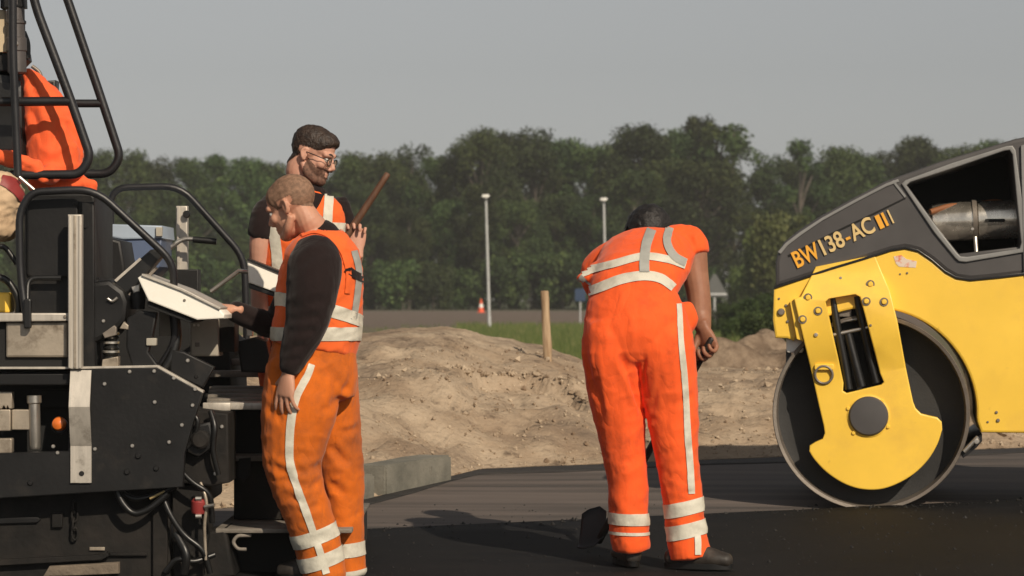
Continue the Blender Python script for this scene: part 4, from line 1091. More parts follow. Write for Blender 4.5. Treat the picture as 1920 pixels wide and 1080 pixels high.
def head_parts(M):
    P = []
    E = lambda c, r: P.append(xf(ell(c, r), M))
    T = lambda p, r, **k: P.append(xf(tube([Vector(q) for q in p], r, **k), M))
    # local axes: x = right, y = forward (face), z = up; origin between the ears
    E((0, -.014, .036), (.077, .099, .084)); E((0, .030, -.028), (.063, .060, .088)); E((0, .026, .045), (.070, .066, .062))
    E((0, .064, -.098), (.034, .030, .024))
    for s in (-1, 1):
        T([(s * .062, -.012, -.045), (s * .054, .020, -.080), (s * .026, .058, -.102)], [.014, .018, .017], n=10)
        E((s * .038, .064, -.026), (.026, .024, .024))
        E((s * .011, .100, -.040), (.010, .011, .009))
        # ear with rim
        E((s * .076, -.012, -.008), (.009, .017, .027))
        T([(s * .078, .000, -.028), (s * .084, -.014, -.022), (s * .088, -.024, .002), (s * .085, -.018, .021), (s * .078, -.002, .018)], [.0045, .005, .0055, .005, .004], n=8)
    T([(-.050, .072, .020), (-.022, .088, .024), (.022, .088, .024), (.050, .072, .020)], [.012, .013, .013, .012], n=10)
    T([(0, .088, .016), (0, .102, -.012), (0, .113, -.034)], [.009, .011, .0135], n=10)
    T([(-.024, .080, -.064), (0, .092, -.061), (.024, .080, -.064)], [.006, .009, .006], n=8)
    T([(-.022, .078, -.075), (0, .090, -.076), (.022, .078, -.075)], [.006, .010, .006], n=8)
    return P

def frame(origin, fwd, up):
    f = Vector(fwd).normalized(); u = Vector(up); u = (u - f * u.dot(f)).normalized(); r = f.cross(u)
    M = Matrix((r, f, u)).transposed().to_4x4(); M.translation = origin
    return M

def hand_parts(wrist, d, n, side, curl=(35, 40, 25), spread=.10, size=1.0, thumb=(.55, .75, .25), tcurl=20, fcurl=None):
    """d along the fingers, n out of the palm, side towards the thumb"""
    d = Vector(d).normalized(); n = Vector(n); n = (n - d * n.dot(d)).normalized(); s = Vector(side); s = (s - d * s.dot(d) - n * s.dot(n)).normalized()
    P = [tube([wrist - d * .03, wrist, wrist + d * .03, wrist + d * .065 , wrist + d * .092], [(.026 * size, .021 * size), (.027 * size, .019 * size), (.036 * size, .018 * size), (.043 * size, .016 * size), (.042 * size, .013 * size)], hint=s, n=16)]
    for k, (o, L, r) in enumerate(((.0335, .074, .0088), (.0115, .083, .0092), (-.0115, .077, .0088), (-.033, .060, .0078))):
        base = wrist + (d * (.088 - .006 * abs(k - 1.3)) + s * o) * size; ang = 0.0; q = base; pts = [base - d * .02 * size, base]
        cu = fcurl[k] if fcurl else curl
        dd = (d + s * (o * spread / .03)).normalized()
        for f_, c in zip((.45, .31, .24), cu):
            ang += R(c); v = dd * math.cos(ang) + n * math.sin(ang); q = q + v * L * f_ * size; pts.append(q)
        P.append(tube(pts, [r * size * 1.05, r * size * 1.1, r * size, r * size * .95, r * size * .78], n=10, sub=3))
    b = wrist + (d * .022 + s * .028 + n * .006) * size; v = (d * thumb[0] + s * thumb[1] + n * thumb[2]).normalized()
    p1 = b + v * .040 * size; v2 = (v * math.cos(R(tcurl)) + (d * .7 + n * .5).normalized() * math.sin(R(tcurl))).normalized(); p2 = p1 + v2 * .032 * size; p3 = p2 + v2 * .022 * size
    P.append(tube([b - v * .015, b, p1, p2, p3], [.014 * size, .0145 * size, .0115 * size, .0105 * size, .008 * size], n=10, sub=3))
    return P

def shell(name, me, M, fn, thick, m, par, rough=.004, f=60):
    """hair or beard: the skin faces where fn(local) > 0, raised"""
    Mi = M.inverted(); me.update()
    val = {}
    bm = bmesh.new(); bm.from_mesh(me); bm.normal_update()
    for v in bm.verts: val[v] = fn(Mi @ v.co)
    bmesh.ops.delete(bm, geom=[q for q in bm.faces if any(val[v] <= 0 for v in q.verts)], context='FACES')
    pos = [(v, v.co + v.normal * (thick(Mi @ v.co) * min(1, max(0, val[v]) / .012) + .0012 + (rough * noise.noise(v.co * f) if val[v] > .008 else 0))) for v in bm.verts]
    for v, p in pos: v.co = p
    out = bpy.data.meshes.new('m'); bm.to_mesh(out); bm.free()
    return obj(name, out, m, par, 180)

def boot(name, ankle, toe, m, par, hgt=.17, sc=1.0):
    a = Vector(ankle); t = Vector(toe); d = (t - a); d.z = 0; L = d.length; d.normalize(); s = d.cross(Vector((0, 0, 1)))
    z0 = t.z
    g = lambda f, z: Vector((a.x, a.y, 0)) + d * f + Vector((0, 0, z0 + z))
    P = [tube([g(-.055, .045), g(0, .045), g(.08, .046), g(.16, .042), g(.215, .036)], [(.038, .040), (.043, .044), (.047, .044), (.050, .040), (.040, .032)], hint=s, n=16),
         tube([g(-.01, .05), g(-.012, .11), g(-.016, .11 + hgt * .25)], [(.038, .042), (.036, .042), (.034, .038)], hint=s, n=16),
         tube([g(.02, .09), g(.09, .075), g(.16, .055)], [(.035, .03), (.04, .03), (.04, .03)], hint=s, n=12)]
    me = remesh(P, .008, 2)
    for v in me.vertices:
        if v.co.z < z0 + .004: v.co.z = z0 + .004
    b = obj(name, me, m, par, 180)
    sole = []
    n = 28
    for k in range(n):
        w_ = 2 * math.pi * k / n; x = .078 + .155 * math.cos(w_); y = .052 * math.sin(w_) * (1.0 if x > .02 else .88)
        sole.append(Vector((a.x, a.y, 0)) + d * x + s * y)
    V = [Vector((p.x, p.y, z0)) for p in sole] + [Vector((p.x, p.y, z0 + .024)) for p in sole]
    Fc = [tuple(range(n - 1, -1, -1)), tuple(range(n, 2 * n))] + [(k, (k + 1) % n, n + (k + 1) % n, n + k) for k in range(n)]
    obj('sole', mesh(V, Fc), M_rub, b, 40)
    return b

def crease(me, items, Yd=12.4):
    t = bvh(me); segs = []
    for x0, y0, x1, y1, dep, wd in items:
        ends = []
        for x, y in ((x0, y0), ((x0 + x1) / 2, (y0 + y1) / 2), (x1, y1)):
            dr_ = (W(x, y, Yd) - CAMP).normalized(); h = t.ray_cast(CAMP, dr_)[0]
            if h is not None: ends.append(h)
        if len(ends) > 1: segs.append((ends[0], ends[-1], dep, wd))
    def fn(q):
        d = 0.0
        for a, b, dep, wd in segs:
            if (q - a).length > (b - a).length + 5 * wd: continue
            ab = b - a; k = min(1, max(0, (q - a).dot(ab) / max(ab.length_squared, 1e-9))); r = (q - (a + ab * k)).length / wd
            if r < 5: d += (max(0, 4 * k * (1 - k)) ** .5 + .05) * (-dep * math.exp(-r * r) + dep * .38 * math.exp(-(r - 1.9) ** 2))
        return d
    displace(me, fn)

def armhole(me, c, ax, u, ru, rv):
    """open a sleeve hole: removes faces on the side of axis ax inside an ellipse and snaps the rim to it"""
    ax = Vector(ax).normalized(); u = Vector(u); u = (u - ax * u.dot(ax)).normalized(); v = ax.cross(u); c = Vector(c)
    def q(p):
        d = p - c; return math.hypot(d.dot(u) / ru, d.dot(v) / rv), d.dot(ax)
    bm = bmesh.new(); bm.from_mesh(me)
    dele = []
    for f in bm.faces:
        r, h = q(f.calc_center_median())
        if r < 1 and h > -.02: dele.append(f)
    bmesh.ops.delete(bm, geom=dele, context='FACES')
    for w_ in bm.verts:
        if w_.is_boundary:
            r, h = q(w_.co)
            if .7 < r < 1.3 and h > -.03:
                d = w_.co - c; a, b, hh = d.dot(u), d.dot(v), d.dot(ax); w_.co = c + u * a / r + v * b / r + ax * hh
    bm.to_mesh(me); bm.free(); me.update()

# ======================= worker in the black sweater, at the paver
def worker_black():
    Y0 = 12.22
    p = lambda x, y, dy=0: W(x, y, Y0 + dy)
    foot = p(640, 1104, .1); gz = road_z(Y0) + .03
    root = empty('person', (foot.x, foot.y, gz), 'short haired worker in black sweater and orange vest operating white control panel', 'person', 'road workers')
    fd = Vector((-.94, .34, 0)).normalized(); left = Vector((-fd.y, fd.x, 0)); left = Vector((-.34, -.94, 0)).normalized()
    # head
    HM = frame(p(547, 387, .0), Vector((-.82, .38, -.36)), Vector((-.36, .1, .93))) @ Matrix.Scale(1.07, 4)
    # arms
    nsh, nel, nwr = p(598, 478, -.20), p(577, 606, -.24), p(540, 702, -.25)
    fsh, fel, fwr = p(578, 480, .22), p(520, 606, .22), p(440, 580, .10)
    body = head_parts(HM)
    body.append(tube([HM @ Vector((0, -.03, -.02)), HM @ Vector((0, -.045, -.08)), p(596, 440, .0), p(602, 470, .0)], [.055, .058, .064, .09], n=16))
    body.append(tube([p(604, 450), p(602, 520), p(597, 600), p(590, 690)], [(.13, .10), (.17, .12), (.15, .11), (.15, .12)], hint=left))
    body.append(tube([nsh, nel, nwr], [.05, .042, .027])); body.append(tube([fsh, fel, fwr], [.05, .042, .027]))
    body += hand_parts(nwr, p(529, 776, -.25) - nwr, Vector((.62, .75, .0)), Vector((-.85, .45, .0)), fcurl=((10, 18, 12), (14, 22, 14), (18, 24, 16), (22, 26, 16)), spread=.22, size=1.16)
    body += hand_parts(fwr, Vector((-.95, -.05, .12)), Vector((-.15, 0, -1)), Vector((0, -1, .1)), curl=(22, 35, 25), spread=.16, size=1.05, thumb=(.8, .5, -.1))
    kn, an = p(549, 880, -.10), p(612, 1068, -.06)
    kf, af = p(640, 880, .16), p(656, 1075, .18)
    body.append(tube([p(578, 690, -.08), kn, an], [.07, .055, .04])); body.append(tube([p(610, 690, .12), kf, af], [.07, .055, .04]))
    me = remesh(body, .0045, 2)
    obj('body', me, M_sk1, root, 180)
    hair = lambda l: min(l.z + .002 + (l.y < .02) * .0 - max(0, l.y - .035) * 1.35 + max(0, -l.y - .03) * .62, .09 - l.y) if abs(l.x) < .082 and l.z > -.07 and not (abs(l.x) > .068 and -.045 < l.y < .02 and l.z < .03) else -1
    shell('hair', me, HM, hair, lambda l: .0005 + .004 * max(0, l.z - .06) / .06, M_hair1, root, .0006, 160)
    for s in (-1, 1):
        q = HM @ Vector((s * .031, .079, -.001)); obj('eye', mesh(*ell(q, (.011, .011, .011))), M_eye, root, 180)
    # black sweater
    sw = [tube([p(602, 452), p(604, 480), p(602, 530), p(597, 600), p(592, 660)], [(.10, .08), (.175, .125), (.19, .15), (.172, .15), (.165, .15)], hint=left, n=24),
          tube([p(594, 470, -.13), p(590, 500, -.19), p(586, 540, -.225), p(580, 580, -.235), p(572, 612, -.24), p(556, 656, -.245), p(542, 694, -.25)], [.092, .112, .110, .099, .088, .067, .045], n=18),
          tube([fsh, p(560, 530, .26), fel, p(480, 600, .17), p(437, 581, .11)], [.09, .08, .062, .052, .042], n=16),
          tube([p(598, 432, .0), p(604, 448, .0), p(606, 470, 0)], [(.072, .072), (.085, .085), (.12, .1)], hint=left)]
    sme = remesh(sw, .009, 3); displace(sme, folds(.005, 5, 3.3, 1.0))
    crease(sme, [(545, 600, 600, 590, .010, .016), (540, 622, 590, 618, .011, .015), (548, 580, 610, 560, .008, .018), (530, 660, 570, 645, .008, .014), (560, 500, 600, 470, .006, .02), (525, 680, 562, 672, .007, .012), (455, 590, 480, 605, .008, .012)])
    obj('sweater', sme, M_black, root, 180)
    # trousers
    tr_ = [tube([p(590, 636), p(588, 660), p(584, 700), p(583, 740)], [(.165, .168), (.172, .182), (.175, .195), (.16, .19)], hint=left, n=24, cap=.2),
           tube([p(566, 690, -.07), p(560, 760, -.09), p(551, 820, -.10), p(549, 880, -.10), p(572, 950, -.09), p(592, 1010, -.07), p(609, 1072, -.06), p(612, 1086, -.06)], [(.15, .15), (.148, .162), (.125, .138), (.112, .116), (.104, .100), (.100, .096), (.092, .090), (.09, .085)], hint=left, n=20),
           tube([p(612, 690, .12), p(622, 760, .14), p(634, 830, .16), p(640, 880, .16), p(646, 950, .17), p(650, 1010, .18), p(656, 1076, .18)], [(.15, .13), (.14, .112), (.125, .092), (.115, .086), (.10, .078), (.095, .072), (.09, .066)], hint=left, n=20)]
    tme = remesh(tr_, .009, 3)
    base = folds(.0055, 4.0, 1.1, 1.0)
    def fold1(q):
        lo = min(1, max(0, (.42 - q.z) / .35)); kn_ = math.exp(-((q.z - .48) / .14) ** 2)
        dr_ = noise.noise(Vector((q.x * 13 - q.z * 3.0, q.y * 9, q.z * 2.6)))
        return base(q) * (1 + .5 * kn_) + .005 * dr_ + .005 * lo * math.sin(q.z * 60 + q.x * 18 + 5 * noise.noise(q * 4)) * noise.noise(q * 6)
    displace(tme, fold1)
    crease(tme, [(500, 866, 548, 893, .012, .018), (505, 890, 556, 905, .010, .016), (600, 872, 556, 884, .014, .018), (600, 905, 560, 915, .010, .016), (640, 735, 672, 712, .012, .02), (600, 770, 650, 745, .009, .022),
        (610, 690, 640, 720, .006, .02), (498, 760, 530, 790, .007, .02), (640, 812, 672, 800, .010, .016), (618, 836, 655, 872, .012, .018), (615, 900, 650, 930, .010, .018), (560, 960, 600, 945, .008, .014), (540, 930, 575, 945, .008, .014), (630, 980, 676, 960, .009, .016), (570, 700, 545, 720, .006, .015), (510, 690, 530, 720, .006, .02)])
    trs = obj('trousers', tme, M_or1, root, 180); tb_ = bvh(tme)
    ribbon('reflective_stripe', tb_, [(584, 684), (576, 705), (556, 745), (546, 790), (543, 840), (545, 872), (556, 910), (574, 960), (588, 1000), (600, 1035), (612, 1076)], [12, 13, 14, 15, 15, 15, 14, 14, 13, 13, 13], M_tape, trs, .005)
    near = lambda c: (c.y < Y0 + .035)
    far = lambda c: (c.y > Y0 + .045)
    axn = (kn - an).normalized(); axf = (kf - af).normalized()
    for a, b, kp, ax in ((990, 1016, near, axn), (1034, 1060, near, axn)):
        cx = 549 + (612 - 549) * (a - 880) / 188; cx2 = 549 + (612 - 549) * (b - 880) / 188
        cutband('reflective_band', tme, [(p(cx, a, -.08), -ax), (p(cx2, b, -.08), ax)], M_tape, trs, .0045, kp)
    for a, b in ((1016, 1042), (1068, 1086)):
        cutband('reflective_band', tme, [(p(648, a, .17), -axf), (p(652, b, .17), axf)], M_tape, trs, .0045, far)
    # vest
    vs_ = [tube([p(602, 437), p(604, 462), p(604, 500), p(600, 540), p(596, 590), p(590, 640), p(588, 652)], [(.10, .085), (.185, .135), (.203, .162), (.203, .178), (.195, .182), (.19, .184), (.188, .18)], hint=left, n=28, cap=.1)]
    vme = remesh(vs_, .009, 2); displace(vme, folds(.007, 6, 8.1, 1.0))
    armhole(vme, p(588, 520, -.2), left, Vector((0, 0, 1)), .175, .118)
    ve = obj('vest', vme, M_vest, root, 180); vb = bvh(vme)
    cutband('reflective_band', vme, [(p(0, 638), Vector((0, 0, 1))), (p(0, 613), Vector((0, 0, -1)))], M_tape, ve, .004)
    cutband('reflective_band', vme, [(p(600, 596), Vector((.25, .1, 1))), (p(600, 571), Vector((-.25, -.1, -1)))], M_tape, ve, .004)
    ribbon('reflective_stripe', vb, [(663, 470), (672, 510), (668, 560), (662, 600)], 12, M_tapg, ve, .004)
    ribbon('dark_strap', vb, [(648, 503), (662, 514), (682, 524)], 14, M_black, ve, .006)
    ribbon('vest_piping', vb, [(566, 441), (590, 434), (618, 444), (640, 470), (652, 510), (650, 550)], 10, M_vest, ve, .006)
    boot('boot', p(614, 1094, -.06) , Vector((p(614, 1094, -.06).x - .22, Y0 + .02, gz)), M_boot, root)
    boot('boot', p(645, 1096, .18), Vector((p(645, 1096, .18).x - .2, Y0 + .30, gz)), M_boot, root)
    return root
W1 = worker_black()

# ======================= worker with beard and glasses, standing on the screed
def worker_beard():
    Y0 = 13.1
    p = lambda x, y, dy=0: W(x, y, Y0 + dy)
    gz = .255
    root = empty('person', (p(572, 900).x, Y0, gz), 'bearded worker with glasses holding a wooden stick behind the black sweater', 'person', 'road workers')
    acr = Vector((-.95, -.30, 0)).normalized()    # towards his right shoulder
    HM = frame(p(587, 291, -.02), Vector((.86, -.28, -.30)), Vector((.30, -.05, .95)))
    rsh, rel, rwr = p(497, 402, -.08), p(487, 520, -.06), p(489, 612, -.16)
    lsh, lel, lwr = p(634, 402, .06), p(648, 515, -.02), p(670, 470, -.235)
    body = head_parts(HM)
    body.append(tube([HM @ Vector((0, -.03, -.02)), HM @ Vector((0, -.045, -.085)), p(574, 356, .0), p(570, 390, .0)], [.056, .059, .066, .10], n=16))
    body.append(tube([p(570, 370), p(570, 430), p(568, 520), p(566, 640)], [(.12, .09), (.18, .11), (.16, .11), (.15, .12)], hint=acr))
    body.append(tube([rsh, p(488, 460, -.08), rel, p(487, 570, -.11), rwr], [.055, .050, .042, .040, .028]))
    body.append(tube([lsh, p(644, 455, .05), lel, p(662, 492, -.15), lwr], [.055, .05, .043, .040, .028]))
    body += hand_parts(rwr, Vector((.05, -.2, -1)), Vector((1, 0, 0)), Vector((0, -1, 0)), size=1.0)
    gr = (p(727, 326, -.22) - p(664, 421, -.24)).normalized()
    body += hand_parts(lwr, Vector((-.04, .04, 1)), Vector((.1, -1, 0)), Vector((-1, -.1, .1)), fcurl=((30, 62, 55), (36, 66, 55), (42, 70, 55), (48, 72, 55)), spread=.22, size=1.02, thumb=(.75, .6, .5), tcurl=25)
    body.append(tube([p(540, 650, 0), p(530, 780, 0), p(528, 950, 0)], [.07, .055, .04])); body.append(tube([p(600, 650, 0), p(608, 780, 0), p(610, 950, 0)], [.07, .055, .04]))
    me = remesh(body, .0045, 2)
    obj('body', me, M_sk2, root, 180)
    hair = lambda l: (l.z - .028 + max(0, -l.y) * 1.05 - max(0, l.y - .045) * .75) if not (abs(l.x) > .066 and -.045 < l.y < .022 and l.z < .03) and l.z > -.075 else -1
    shell('hair', me, HM, hair, lambda l: .002 + .013 * smooth01((l.z - .03) / .07) + .010 * smooth01((l.y - .02) / .06) * smooth01((l.z - .03) / .05), M_hair2, root, .003, 80)
    bd = lambda l: min(-l.z - .040 + max(0, .055 - l.y) * .55, l.y + .002, .125 + l.z + .01) if not (abs(l.x) < .018 and l.y > .07 and -.072 < l.z < -.058) and l.y > 0 and l.z > -.135 else -1
    shell('beard', me, HM, bd, lambda l: .003, M_beard, root, .0012, 140)
    for s in (-1, 1):
        q = HM @ Vector((s * .031, .079, -.001)); obj('eye', mesh(*ell(q, (.011, .011, .011))), M_eye, root, 180)
        br_ = xf(tube([Vector((s * .012, .098, .022)), Vector((s * .032, .094, .028)), Vector((s * .05, .078, .021))], [.004, .005, .003], n=8), HM)
        obj('eyebrow', mesh(*br_), M_hair2, root, 180)
    # glasses
    g = None; Vg, Fg = [], []
    def addg(part):
        o = len(Vg); Vg.extend(part[0]); Fg.extend([tuple(i + o for i in f) for f in part[1]])
    for s in (-1, 1):
        ring = []
        for k in range(19):
            a = 2 * math.pi * k / 18; ring.append(HM @ Vector((s * .034 + .024 * math.cos(a), .105 - .006 * abs(math.cos(a)) , -.006 + .018 * math.sin(a))))
        addg(tube(ring, [.0022] * 19, n=6, sub=1))
        addg(tube([HM @ Vector((s * .058, .101, .0)), HM @ Vector((s * .077, .07, .004)), HM @ Vector((s * .084, -.002, .008))], [.0024] * 3, n=6, sub=3))
    addg(tube([HM @ Vector((-.011, .108, -.004)), HM @ Vector((.011, .108, -.004))], [.002] * 2, n=6, sub=2))
    gl = obj('glasses', mesh(Vg, Fg), M_rub, root, 180)
    M_lens = bpy.data.materials.new('lens'); M_lens.use_nodes = True; bb = M_lens.node_tree.nodes['Principled BSDF']
    bb.inputs['Transmission Weight'].default_value = 1; bb.inputs['Roughness'].default_value = .03; bb.inputs['IOR'].default_value = 1.05; bb.inputs['Base Color'].default_value = (.85, .87, .87, 1)
    for s in (-1, 1):
        c = [HM @ Vector((s * .034 + .023 * math.cos(2 * math.pi * k / 18), .1045 - .006 * abs(math.cos(2 * math.pi * k / 18)), -.006 + .017 * math.sin(2 * math.pi * k / 18))) for k in range(18)]
        obj('lens', mesh(c, [tuple(range(18))]), M_lens, gl)
    # black T-shirt
    ts = [tube([p(573, 350), p(571, 382), p(570, 430), p(568, 520), p(566, 640)], [(.078, .075), (.16, .105), (.182, .125), (.175, .125), (.172, .13)], hint=acr, n=24),
          tube([p(516, 388, -.03), rsh, p(490, 430, -.085), p(487, 444, -.085)], [.064, .060, .056, .054], n=16, cap=.15),
          tube([p(625, 388, .04), lsh, p(644, 430, .06), p(649, 465, .05)], [.070, .066, .060, .056], n=16, cap=.15)]
    tsm = remesh(ts, .009, 2); displace(tsm, folds(.006, 8, 5.0, 1.2))
    obj('t_shirt', tsm, M_black, root, 180)
    vs_ = [tube([p(573, 358), p(571, 384), p(570, 430), p(568, 520), p(566, 620), p(566, 648)], [(.092, .085), (.178, .122), (.190, .142), (.188, .142), (.188, .142), (.19, .14)], hint=acr, n=28, cap=.1)]
    vme = remesh(vs_, .009, 2); displace(vme, folds(.007, 6, 2.1, .9))
    ve = obj('vest', vme, M_vest, root, 180); vb = bvh(vme)
    for ln, w_ in ([(510, 372), (513, 420), (520, 480), (524, 560)], 20), ([(616, 352), (616, 372), (614, 400), (612, 440)], 17):
        ribbon('reflective_stripe', vb, ln, w_, M_tape, ve, .005)
    cutband('reflective_band', vme, [(p(0, 446), Vector((0, 0, 1))), (p(0, 418), Vector((0, 0, -1)))], M_tape, ve, .004, keep=lambda c: c.x > p(580, 0).x)
    cutband('reflective_band', vme, [(p(0, 600), Vector((0, 0, 1))), (p(0, 574), Vector((0, 0, -1)))], M_tape, ve, .004)
    ribbon('neck_opening', vb, [(590, 362), (584, 385), (575, 410)], [34, 24, 6], M_black, ve, .006)
    tr_ = [tube([p(566, 630), p(566, 670), p(567, 720)], [(.175, .13), (.185, .14), (.18, .14)], hint=acr, n=24),
           tube([p(536, 690), p(530, 780), p(528, 860), p(528, 938)], [.12, .095, .082, .078], n=18), tube([p(602, 690), p(608, 780), p(610, 860), p(610, 938)], [.12, .095, .082, .078], n=18)]
    tme = remesh(tr_, .010, 3); displace(tme, folds(.009, 6, 4.4)); trs = obj('trousers', tme, M_or3, root, 180)
    mx_ = p(569, 0).x
    for a, b in ((850, 872), (888, 910)):
        for kp in (lambda c: c.x > mx_, lambda c: c.x < mx_): cutband('reflective_band', tme, [(p(0, b), Vector((0, 0, 1))), (p(0, a), Vector((0, 0, -1)))], M_tape, trs, .004, kp)
    for x in (528, 610):
        q = p(x, 950); boot('boot', q, Vector((q.x + .03, q.y - .2, gz)), M_boot, root)
    # the stick he holds
    a, b = p(640, 458, -.265), p(727, 326, -.265)
    a = b + (a - b).normalized() * .62
    V, Fc = tube([a, a.lerp(b, .35), a.lerp(b, .7), b], [.015, .0165, .016, .014], n=12, sub=4, cap=.3)
    ms_ = mat('stick_wood', (.06, .026, .014), rough=.6, scale=5, col2=(.15, .07, .036), stretch=((0, .6, 0), (8, 8, 1)), bump=.2)
    tag(obj('wooden_stick', mesh(V, Fc), ms_, None, 180), 'slim brown wooden stick held up in the bearded worker\'s hand', 'stick')
    return root
W2 = worker_beard()

# ======================= worker bent over his shovel
def worker_bent():
    Y0 = 12.6
    p = lambda x, y, dy=0: W(x, y, Y0 + dy)
    gz = road_z(12.7) + .03
    root = empty('person', (p(1240, 1085).x, Y0, gz), 'worker in orange short sleeves and trousers bending over a shovel, back turned', 'person', 'road workers')
    acr = Vector((1, -.12, .12)).normalized()
    HM = frame(p(1217, 450, .62), Vector((-.1, .72, -.66)), Vector((-.05, .62, .75))) @ Matrix.Scale(1.12, 4)
    rsh, rel, rwr = p(1299, 462, .36), p(1310, 556, .33), p(1319, 616, .27)
    lsh, lel, lwr = p(1128, 500, .50), p(1170, 610, .62), p(1238, 712, .50)
    body = head_parts(HM)
    body.append(tube([HM @ Vector((0, -.03, -.02)), HM @ Vector((0, -.045, -.085)), p(1216, 466, .44)], [.058, .06, .08], n=16))
    body.append(tube([p(1214, 470, .40), p(1205, 510, .22), p(1198, 570, .06), p(1196, 640, 0)], [(.17, .10), (.17, .11), (.16, .12), (.16, .13)], hint=acr))
    body.append(tube([rsh, p(1302, 505, .35), rel, p(1312, 590, .32), rwr], [.064, .062, .054, .053, .036]))
    body.append(tube([lsh, p(1150, 560, .58), lel, lwr], [.056, .052, .045, .030]))
    s0, s1 = p(1331, 642, .24), p(1122, 1015, .52)
    sh = (s1 - s0).normalized()
    # right fist round the shaft: knuckles to the camera side
    body += hand_parts(rwr, Vector((.30, -.12, -1)), Vector((-.55, -.55, -.1)), Vector((-.75, .6, .1)), fcurl=((55, 75, 50), (58, 78, 50), (60, 80, 50), (62, 80, 50)), spread=.10, size=1.28, thumb=(.8, .3, .6), tcurl=30)
    body += hand_parts(lwr, Vector((.5, .1, -.7)), Vector((.5, -.5, .1)), Vector((.1, .9, .2)), curl=(60, 75, 50), spread=.05, size=1.05)
    kl, al, kr, ar = p(1170, 850, .02), p(1182, 1040, .06), p(1270, 850, -.02), p(1292, 1050, -.03)
    body.append(tube([p(1150, 660, .02), kl, al], [.08, .06, .042])); body.append(tube([p(1245, 660, 0), kr, ar], [.08, .06, .042]))
    me = remesh(body, .0048, 2)
    obj('body', me, M_sk3, root, 180)
    hair = lambda l: (l.z - .02 + max(0, -l.y) * 1.2 - max(0, l.y - .04) * .8) if not (abs(l.x) > .068 and -.045 < l.y < .022 and l.z < .03) and l.z > -.075 else -1
    shell('hair', me, HM, hair, lambda l: .024, M_hair3, root, .006, 55)
    for s in (-1, 1):
        q = HM @ Vector((s * .031, .079, -.001)); obj('eye', mesh(*ell(q, (.011, .011, .011))), M_eye, root, 180)
    # shirt
    ts = [tube([p(1218, 458, .46), p(1215, 470, .40), p(1207, 495, .27), p(1190, 530, .13), p(1184, 565, .05)], [(.10, .075), (.205, .115), (.215, .135), (.200, .145), (.190, .150)], hint=acr, n=28, cap=.15),
          tube([p(1262, 456, .37), p(1288, 452, .36), p(1298, 462, .355), p(1301, 476, .35)], [.082, .076, .073, .070], n=18, cap=.1),
          tube([p(1160, 480, .46), lsh, p(1122, 520, .52), p(1135, 545, .55)], [.085, .082, .078, .072], n=18, cap=.1),
          # slack of the shirt hanging at his left side
          tube([p(1122, 505, .20), p(1104, 518, .16), p(1085, 522, .15)], [(.05, .04), (.045, .03), (.022, .016)], hint=(0, 1, 0), n=12)]
    tsm = remesh(ts, .009, 2); displace(tsm, folds(.005, 4.5, 6.6, 1.0))
    crease(tsm, [(1110, 510, 1150, 500, .006, .016), (1262, 440, 1275, 470, .007, .016), (1235, 540, 1265, 520, .006, .014), (1120, 535, 1160, 520, .005, .014), (1290, 440, 1300, 465, .006, .014)])
    sh_ = obj('shirt', tsm, M_or3, root, 180)
    # trousers
    tr_ = [tube([p(1182, 545, .07), p(1187, 580, .02), p(1192, 625, -.01), p(1196, 665, -.0)], [(.180, .14), (.212, .165), (.230, .172), (.205, .15)], hint=acr, n=28, cap=.3),
           tube([p(1148, 610, .0), p(1147, 660, -.01), p(1155, 740, .01), p(1164, 800, .02), p(1171, 860, .02), p(1177, 920, .03), p(1179, 980, .04), p(1183, 1030, .05)], [(.12, .15), (.128, .16), (.117, .14), (.104, .118), (.090, .100), (.088, .095), (.088, .095), (.086, .092)], hint=acr, n=20, cap=.08),
           tube([p(1240, 610, -.0), p(1245, 660, -.02), p(1256, 740, -.01), p(1264, 800, -.02), p(1270, 860, -.02), p(1278, 920, -.02), p(1285, 980, -.02), p(1294, 1046, -.02)], [(.12, .15), (.132, .165), (.119, .14), (.106, .118), (.090, .100), (.088, .095), (.090, .096), (.094, .098)], hint=acr, n=20, cap=.08),
           tube([p(1284, 575, .02), p(1290, 598, .02), p(1288, 618, .02)], [.035, .04, .025], n=12)]
    tme = remesh(tr_, .009, 3)
    base = folds(.0055, 4, 9.4, .7)
    def fold3(q):
        lo = min(1, max(0, (.40 - q.z) / .3)); se = math.exp(-((q.z - .80) / .16) ** 2)
        xc = q.x - p(1205, 0).x
        dr_ = noise.noise(Vector((q.x * 15 + q.z * 2.0, q.y * 9, q.z * 2.4)))
        return base(q) + .0065 * dr_ * min(1, max(0, (1.15 - q.z) / .3)) + .006 * lo * math.sin(q.z * 60 + q.x * 16 + 5 * noise.noise(q * 4)) * noise.noise(q * 6)
    displace(tme, fold3)
    crease(tme, [(1163, 664, 1202, 772, .020, .016), (1182, 676, 1202, 745, .006, .010), (1207, 655, 1209, 735, .006, .010), (1240, 705, 1222, 770, .006, .014), (1098, 650, 1118, 745, .009, .02), (1115, 690, 1130, 780, .007, .018),
        (1130, 850, 1185, 866, .008, .016), (1150, 885, 1212, 872, .009, .016), (1242, 850, 1300, 835, .008, .018), (1248, 890, 1305, 880, .008, .016), (1142, 925, 1205, 945, .010, .014), (1150, 955, 1212, 940, .010, .014), (1250, 910, 1300, 925, .008, .014), (1145, 1010, 1205, 1018, .010, .010), (1255, 1020, 1320, 1012, .008, .012), (1270, 600, 1230, 640, .006, .02), (1110, 600, 1150, 625, .006, .02), (1255, 760, 1300, 740, .006, .02)])
    trs = obj('trousers', tme, M_or3, root, 180); tb_ = bvh(tme)
    Va = [v.co.copy() for v in tsm.vertices]; na_ = len(Va)
    sb = BVHTree.FromPolygons(Va + [v.co.copy() for v in tme.vertices], [tuple(q.vertices) for q in tsm.polygons] + [tuple(i + na_ for i in q.vertices) for q in tme.polygons])
